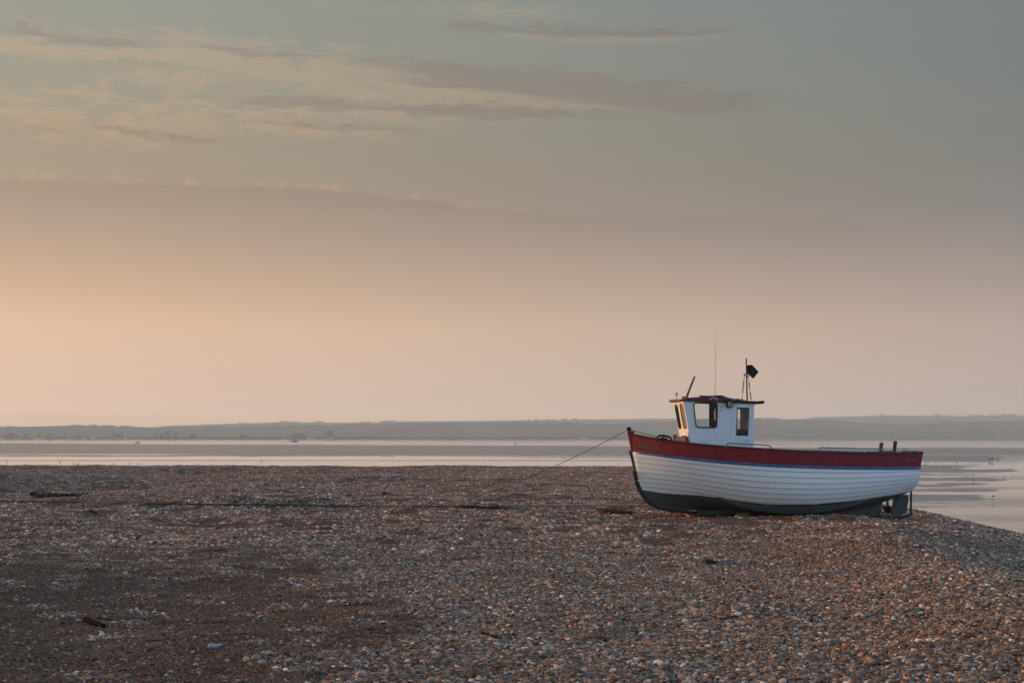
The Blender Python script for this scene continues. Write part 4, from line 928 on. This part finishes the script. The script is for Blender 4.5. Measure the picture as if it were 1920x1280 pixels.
# deck rails and fittings
def rail(name, pts, v, r, mt): return MB().tube([(Lc(*q, v)[0], -v, Lc(*q, v)[1]) for q in pts], r, 8).build(name, mt, boat, smooth=True)
rail('handrail', [(1360.5, 840), (1361, 835.5), (1363.5, 832), (1368, 830.6), (1400, 832), (1438, 834.5), (1443.5, 836), (1447.5, 840), (1448.5, 846)], 1.16, .013, M['bluegrey'])
rail('bow_hoop', [(1232, 826), (1232.5, 820), (1234.5, 817.2), (1239, 816.2), (1253, 818), (1257, 820), (1258.3, 823), (1258, 829)], .7, .028, M['black'])
rail('bow_cleat', [(1236, 822.3), (1241, 821.3), (1252, 823.3)], .62, .022, M['black'])
rail('bow_bar', [(1243.5, 829), (1243.3, 818), (1245.5, 813.4)], .68, .016, M['iron'])
rail('stem_eye', [(1191, 818.5), (1193, 815.6), (1196, 815), (1198.5, 816.3), (1200, 819)], .08, .02, M['black'])
rail('stern_rail', [(1502.5, 843.5), (1560, 844.6), (1621, 846)], .95, .016, M['steel'])
rail('stern_rail', [(1536, 849), (1536, 839.2), (1537.5, 838.7), (1600, 840), (1656, 841.3)], .75, .016, M['steel'])
for px, py in ((1502.5, 844.5), (1621, 848)):
    a_, b_ = Lc(px, py, .95); MB().lathe((a_, -.95, b_ - .05), (0, 0, 1), [(0, .03), (.07, .03), (.085, .02)], 8).build('rail_end', M['pale'], boat)
for (xt, yt, xb_, yb2) in ((1653, 829.5, 1650, 856), (1679, 826.5, 1675.5, 856)):
    A_ = Lc(xt, yt, .4); B_ = Lc(xb_, yb2, .4); MB().tube([(B_[0], -.4, B_[1]), (A_[0], -.4, A_[1])], .047, 10).build('timber_post', M['post'], boat)
a_, b_ = Lc(1265.5, 820, .15); MB().box((a_, -.15, b_ - .06), (.085, .09, .26)).build('samson_post', M['raw_wood'], boat)
a_, b_ = Lc(1727, 846.5, .85); MB().lathe((a_, -.85, b_ - .03), (0, 0, 1), [(0, .03), (.04, .025), (.05, .01)], 8).build('stern_bolt', M['iron'], boat)

# ---- gear lying on the boat: things of their own
bx0, bx1 = Lc(1683, 848, .1)[0], Lc(1714, 848, .1)[0]; bzt = Lc(1700, 844.3, .1)[1]
fb = empty('fish_box', Wd((bx0 + bx1) / 2, -.1, bzt - .3), PSI); tag(fb, 'blue grey lidded box at the stern behind the two timber posts', 'box')
MB().box((0, 0, .13), (bx1 - bx0 - .03, .6, .26)).build('body', M['bluegrey'], fb); MB().box((0, 0, .28), (bx1 - bx0, .64, .035)).build('lid', M['bluegrey'], fb)
MB().tube([(-.06, 0, .3), (-.05, 0, .37)], .012, 6).tube([(.0, 0, .3), (.0, 0, .36)], .012, 6).build('lid_peg', M['wood'], fb)
a_, b_ = Lc(1279, 826, .35); bu = empty('buoy', Wd(a_, -.35, b_ - .02), PSI); tag(bu, 'faded pink buoy lying on the foredeck by the wheelhouse', 'buoy')
MB().lathe((-.22, 0, .0), (1, 0, -.12), [(0, .03), (.03, .10), (.12, .15), (.26, .14), (.36, .08), (.42, .02)], 14).build('float_body', M['pink'], bu, smooth=True)
MB().lathe((.2, 0, -.02), (1, 0, -.12), [(0, .025), (.05, .025), (.06, .04), (.08, .04)], 8).build('eye', M['black'], bu)
a_, b_ = Lc(1288, 823, .25); nt_ = MB()
for i in range(26):
    f = i / 25; pts = [(.18 * math.cos(6.28 * j / 9 + i) * (1 - .3 * f) + random.uniform(-.03, .03), .2 * math.sin(6.28 * j / 9 + i) * (1 - .3 * f), .12 * f + random.uniform(-.02, .02)) for j in range(10)]
    nt_.tube(pts, .010, 4)
nt_o = nt_.build('net_heap', M['twig']); nt_o.location = Wd(a_, -.25, b_ - .06); tag(nt_o, 'tangled brown net heaped at the foot of the wheelhouse front', 'net')
A_, B_ = Lc(1285.5, 744, .05), Lc(1302.5, 705.5, .05)
po = empty('wooden_pole', Wd(A_[0], -.05, A_[1]), PSI); tag(po, 'short wooden pole leaning on the wheelhouse roof', 'pole')
MB().tube([(0, 0, -.06), (B_[0] - A_[0], 0, B_[1] - A_[1])], [.030, .026], 8).build('shaft', M['raw_wood'], po)
MB().box((-.02, 0, -.02), (.16, .13, .07)).build('foot', M['pink'], po)
cl = MB(); cu_, cz_ = Lc(1344, 743.5, .15)
for i in range(4): cl.tube([(cu_ + (.27 + .02 * random.random()) * math.cos(j * .4) - .05 * i, -.2 + .22 * math.sin(j * .4), cz_ - .045 + .018 * i + .01 * math.sin(j)) for j in range(17)], .02, 6)
clo = cl.build('hose_coil', M['black'], smooth=True); clo.location = (OX, OY, OZ); clo.rotation_euler = (0, 0, PSI); tag(clo, 'black hose coiled on top of the wheelhouse roof', 'hose')

# ---- lines, chain, timbers on the shingle
hd = Wd(Lc(1178, 805)[0], 0, Lc(1178, 805)[1]); g_end = ground_at(862, 941)
far_pt = g_end + Vector((-.2, 0, .0))
line_pts = []
for i in range(33):
    f = i / 32; q = hd.lerp(g_end, f); q.z -= .14 * 4 * f * (1 - f); line_pts.append(q)
inb = Wd(*[Lc(1232, 818.5, .5)[0], -.5, Lc(1232, 818.5, .5)[1]])
tag(MB().tube([inb, hd] + line_pts, .0085, 6).build('mooring_line', M['darkrope']), 'thin mooring line running from the bow down to the shingle', 'rope')
def along(pts, r, name, mt, label, cat, lift=.5, n=60, jit=.01):
    G_ = []
    xs = np.linspace(pts[0][0], pts[-1][0], n)
    for x in xs:
        y = np.interp(x, [p_[0] for p_ in pts], [p_[1] for p_ in pts]); q = ground_at(float(x), float(y), 30, 46); q.z = max(q.z, float(bh(q.x, q.y))) + r * lift + .03 + random.uniform(-jit, jit); G_.append(q)
    G2 = [G_[0]] + [(G_[i - 1] + G_[i] * 2 + G_[i + 1]) / 4 for i in range(1, n - 1)] + [G_[-1]]
    return tag(MB().tube(G2, r, 7).build(name, mt, smooth=True), label, cat)
along([(-40, 942), (120, 944.5), (320, 948.5), (540, 950), (700, 953), (842, 952.5), (958, 956)], .017, 'haul_rope', M['darkrope'], 'long dark rope lying across the shingle on the left', 'rope', n=110, lift=1.6, jit=.006)
along([(936, 953.5), (1000, 954), (1150, 954), (1262, 954.5)], .032, 'pale_rope', M['rope'], 'thick pale rope stretched from under the bow along the shingle', 'rope', lift=2.4, n=40, jit=.003)
ca = Wd(Lc(1212, 938)[0], 0, Lc(1212, 938)[1]); gb = ground_at(1150, 952.5, 30, 44)
cm_ = MB(); n = 46; mid = ground_at(1180, 950, 30, 44)
for i in range(n):
    f = i / n
    q = (ca.lerp(mid, f / .5) if f < .5 else mid.lerp(gb, (f - .5) / .5)) + Vector((0, 0, .03 if f > .5 else -.05 * math.sin(f * 6.28)))
    d = (mid - ca if f < .5 else gb - mid).normalized(); b = d.cross(Vector((0, 0, 1))).normalized() if i % 2 else d.cross(Vector((0, 1, 0))).normalized()
    cm_.tube([q + d * .035 * math.cos(k * 1.047) + b * .018 * math.sin(k * 1.047) for k in range(7)], .008, 4)
tag(cm_.build('mooring_chain', M['iron']), 'dark iron chain hanging from the stem to the shingle', 'chain')
def timber(p0, p1, wd, ht, label, mt=M['orange_wood'], name='timber_skid'):
    p0, p1 = Vector(p0), Vector(p1); d = p1 - p0; ln = d.length; rz = math.atan2(d.y, d.x)
    m_ = MB(); n = 8; rows = []
    for i in range(n + 1):
        f = i / n; j = lambda: random.uniform(-.008, .008)
        rows.append([(f * ln, -wd / 2 + j(), j()), (f * ln, wd / 2 + j(), j()), (f * ln, wd / 2 + j(), ht + j()), (f * ln, -wd / 2 + j(), ht + j()), ])
    rows = [r_ + [r_[0]] for r_ in rows]; m_.grid(rows); m_.add(rows[0][:4], [(0, 1, 2, 3)]); m_.add(rows[n][:4], [(3, 2, 1, 0)])
    o = m_.build(name, mt); o.location = p0; o.rotation_euler = (0, -math.atan2(d.z, math.hypot(d.x, d.y)), rz); return tag(o, label, 'timber', 'timbers under the keel')
def gz(u, y, dz=0): q = Wd(u, y, 0); return Vector((q.x, q.y, float(bh(q.x, q.y)) + dz))
KU, KZ = zip(*kb)
def under_keel(u, y, ht, gap=.004): q = Wd(u, y, float(np.interp(u, KU, KZ)) - ht - gap); return q
ua = Lc(1297, 970, .5)[0]
timber(under_keel(ua - .03, -.86, .17), under_keel(ua + .10, .6, .17), .16, .17, 'short timber lying crosswise with its end showing under the forward keel')
ub_ = Lc(1306, 970, .3)[0]; uc_ = Lc(1450, 972, .3)[0]
timber(gz(ub_, -.34, .065), gz(uc_, -.30, .05), .13, .12, 'long dark timber lying lengthwise beside the keel', M['keel'])
ud_ = Lc(1434, 970, .45)[0]
timber(under_keel(ud_ - .03, -.80, .15), under_keel(ud_ + .1, .5, .15), .18, .15, 'short timber lying crosswise with its end showing under the midships keel')
timber(gz(Lc(1380, 972, .5)[0], -.56, .05), gz(Lc(1404, 972, .5)[0], -.52, .05), .06, .06, 'small pale billet lying in front of the long timber', M['raw_wood'], 'wood_billet')

# ---- bits on the beach
def stone(px, py, wpx, label, mt, group=None, flat=.6):
    q = ground_at(px, py); s_ = wpx / F * q.y / 2 * .85; m_ = MB(); vs = [v.copy() for v in ICO]; fs = list(ICF); cache = {}
    def mid(a, b):
        k_ = (min(a, b), max(a, b))
        if k_ not in cache: vs.append(((vs[a] + vs[b]) / 2).normalized()); cache[k_] = len(vs) - 1
        return cache[k_]
    nf = []
    for a, b, c in fs: x, y, z = mid(a, b), mid(b, c), mid(c, a); nf += [(a, x, z), (b, y, x), (c, z, y), (x, y, z)]
    ax = Vector((random.gauss(0, 1), random.gauss(0, 1), random.gauss(0, 1))).normalized()
    vv = [Vector((v.x, v.y * .75, v.z * flat)) * s_ * (1 + .22 * math.tanh(2 * v.dot(ax)) + random.gauss(0, .05)) for v in vs]
    rot_ = Matrix.Rotation(random.uniform(-.6, .6), 3, 'Z') @ Matrix.Rotation(random.uniform(-.2, .2), 3, 'X')
    o = m_.add([rot_ @ v for v in vv], nf).build('stone', mt, smooth=True); o.location = q + Vector((0, 0, s_ * flat * .55 + .012)); return tag(o, label, 'stone', group)
ST_ = [(397, 1218, 22, 'largest bluish white flint in the lower left pair', 'flint'), (410, 1214, 13, 'smaller white flint touching the large bluish white one', 'flintw'), (482, 1239, 22, 'smooth greenish grey flat stone near the bottom left', 'flintg'),
       (335, 1087, 9, 'small bright white stone in the left middle foreground', 'flintw'), (172, 1204, 16, 'bluish white flint below the dark driftwood', 'flint'), (213, 1171, 13, 'white flint right of the dark driftwood', 'flintw'),
       (147, 1166, 14, 'bluish flint left of the dark driftwood', 'flint'), (368, 1251, 14, 'blue tinted flint at the bottom left edge of the coarse stones', 'flint'), (425, 1243, 12, 'pale flint between the greenish stone and the bottom edge', 'flintw'),
       (624, 1239, 13, 'pale flint left of centre near the bottom edge', 'flint'), (678, 1270, 26, 'large pale flint cut by the bottom edge', 'flint'), (30, 1129, 12, 'white flint near the left edge', 'flintw'),
       (320, 1264, 12, 'dark blue flint at the bottom left', 'flint'), (434, 1083, 9, 'small bluish stone in the middle left', 'flint'), (800, 1039, 22, 'pale buff stone lying in the middle of the beach', 'flintw'), (858, 1057, 13, 'blue grey stone right of the buff stone', 'flint'),
       (1097, 1046, 12, 'buff stone lying in the right middle of the beach', 'flintw'), (46, 992, 12, 'white stone at the far left below the rope', 'flintw'), (1552, 1076, 15, 'grey round stone on the right of the beach', 'flintg'), (1312, 1050, 12, 'grey pointed stone beside the black lump', 'flint')]
for a, b, c, d, e in ST_: stone(a, b, c, d, M[e])
def stick(pts, r0, r1, name, mt, label, cat='driftwood', lift=.015):
    P_ = []
    for px, py in pts: q = ground_at(px, py); q.z += lift; P_.append(q)
    n = len(P_); return tag(MB().tube(P_, [r0 + (r1 - r0) * i / max(n - 1, 1) for i in range(n)], 7).build(name, mt), label, cat)
stick([(161, 1168), (176, 1174), (195, 1179)], .035, .018, 'driftwood', M['wetwood'], 'dark stubby driftwood on the lower left shingle', lift=.03)
stick([(170, 961), (181, 964.5)], .06, .03, 'driftwood', M['wetwood'], 'small black driftwood below the rope at left', lift=.03)
stick([(1118, 1250), (1132, 1254), (1147, 1252)], .008, .005, 'stick', M['rope'], 'thin pale curved stick near the bottom centre', 'stick')
stick([(255, 1143), (262, 1150), (266, 1157)], .014, .008, 'shell_scrap', M['flintw'], 'pale broken shell scrap on the left shingle', 'shell')
stick([(645, 1187), (660, 1188), (675, 1190)], .006, .004, 'stick', M['rope'], 'thin pale stick left of the coarse stones', 'stick')
stick([(543, 946), (549, 941), (553.5, 937)], .05, .035, 'plank_scrap', M['raw_wood'], 'pale upright plank scrap on the dark bank by the rope', 'plank', lift=.06)
stick([(782, 1136), (800, 1138), (822, 1137)], .018, .01, 'driftwood', M['wetwood'], 'thin dark stick on the coarse grey stones', lift=.01)
stick([(905, 1191), (920, 1195), (938, 1201)], .022, .012, 'driftwood', M['wetwood'], 'dark wet stick low in the coarse grey stones', lift=.015)
stick([(717, 926), (733, 926.3)], .05, .03, 'driftwood', M['wetwood'], 'short black driftwood on the far shingle', lift=.03)
stick([(866, 952.5), (905, 953.5), (938, 954)], .06, .05, 'driftwood', M['wetwood'], 'long black timber beside the end of the pale rope', lift=.02)
stick([(650, 930), (664, 930.5)], .05, .03, 'driftwood', M['wetwood'], 'dark scrap left of the short black driftwood', lift=.02)
stick([(1520, 1171), (1524, 1160), (1527, 1157)], .008, .004, 'twig', M['wetwood'], 'thin dark twig standing on the right foreground', 'twig', lift=.03)
q = ground_at(1327, 1058); r = empty('tar_lump', q); tag(r, 'black lump half sunk in the shingle below the boat', 'lump')
lm = MB(); [blob(lm, (random.uniform(-.06, .06), random.uniform(-.04, .04), .03 + random.uniform(0, .03)), .05, .8) for _ in range(6)]; lm.build('mass', M['black'], r); MB().tube([(.06, 0, .04), (.15, .02, .03)], .02, 6).build('tail', M['black'], r)
q = ground_at(1376, 1060); r = empty('plastic_scrap', q); tag(r, 'crumpled blue plastic scrap on the shingle below the boat', 'plastic')
rows = [[(-.14 + .07 * i, -.05 + .04 * j, .03 + .06 * math.exp(-((i - 1) / 1.2) ** 2) + random.uniform(-.012, .012)) for j in range(4)] for i in range(6)]
o = MB().grid(rows).build('sheet', M['blueplastic'], r); o.modifiers.new('thick', 'SOLIDIFY').thickness = .006
stone(1392, 1056, 20, 'dull grey stone behind the blue plastic scrap', M['flintg'])
# brushwood caught under the pale rope
q = ground_at(1150, 963, 30, 44); r = empty('brushwood', q); tag(r, 'tangle of dry twigs and dark net by the pale rope near the bow', 'brushwood')
bw = MB(); [bw.tube([(random.uniform(-.5, .4), random.uniform(-.2, .2), .02), (random.uniform(-.5, .5), random.uniform(-.2, .2), random.uniform(.08, .2)), (random.uniform(-.3, .6), random.uniform(-.2, .2), random.uniform(0, .08))], [.010, .008, .004], 4) for _ in range(34)]
bw.build('twigs', M['twig'], r)
dn = MB(); [blob(dn, (random.uniform(-.2, .45), random.uniform(-.1, .15), .03), random.uniform(.05, .11), .6) for _ in range(12)]; dn.build('dark_net', M['wetwood'], r)
MB().lathe((.42, -.12, .03), (.2, -1, .2), [(0, .03), (.02, .055), (.06, .055), (.07, .03)], 10).build('net_float', M['black'], r)
# beach plants at far left
def plant(px, py, w_, h_, label, n):
    q = ground_at(px, py, 30, 60); r = empty('beach_plant', q); tag(r, label, 'plant'); lf = MB(); sm_ = MB()
    for i in range(n):
        a = random.random() * 6.283; d = random.random() ** .6 * w_ / 2; c = Vector((math.cos(a) * d, math.sin(a) * d * .6, h_ * random.uniform(.15, 1) * (1 - .6 * (2 * d / w_) ** 2)))
        u_ = Vector((random.gauss(0, 1), random.gauss(0, 1), random.gauss(0, .5))).normalized() * random.uniform(.04, .09); v_ = u_.cross(Vector((random.gauss(0, 1), random.gauss(0, 1), 1))).normalized() * .035
        lf.add([c - u_, c + v_, c + u_, c - v_ + Vector((0, 0, .02))], [(0, 1, 2, 3)])
        if i % 9 == 0: sm_.tube([(c.x * .3, c.y * .3, -.03), c], [.010, .005], 4)
    lf.build('leaves', M['leaf'], r, recalc=False); sm_.build('stems', M['twig'], r)
plant(88, 931, 1.0, .17, 'low green beach plant growing at far left', 210)
plant(148, 928.5, .8, .10, 'smaller yellow green beach plant right of the larger one', 70)
stick([(60, 930), (68, 928)], .10, .07, 'driftwood', M['wetwood'], 'dark driftwood lump left of the green beach plant', lift=.05)
stick([(110, 930.5), (130, 930)], .07, .05, 'driftwood', M['wetwood'], 'dark driftwood between the two green beach plants', lift=.03)
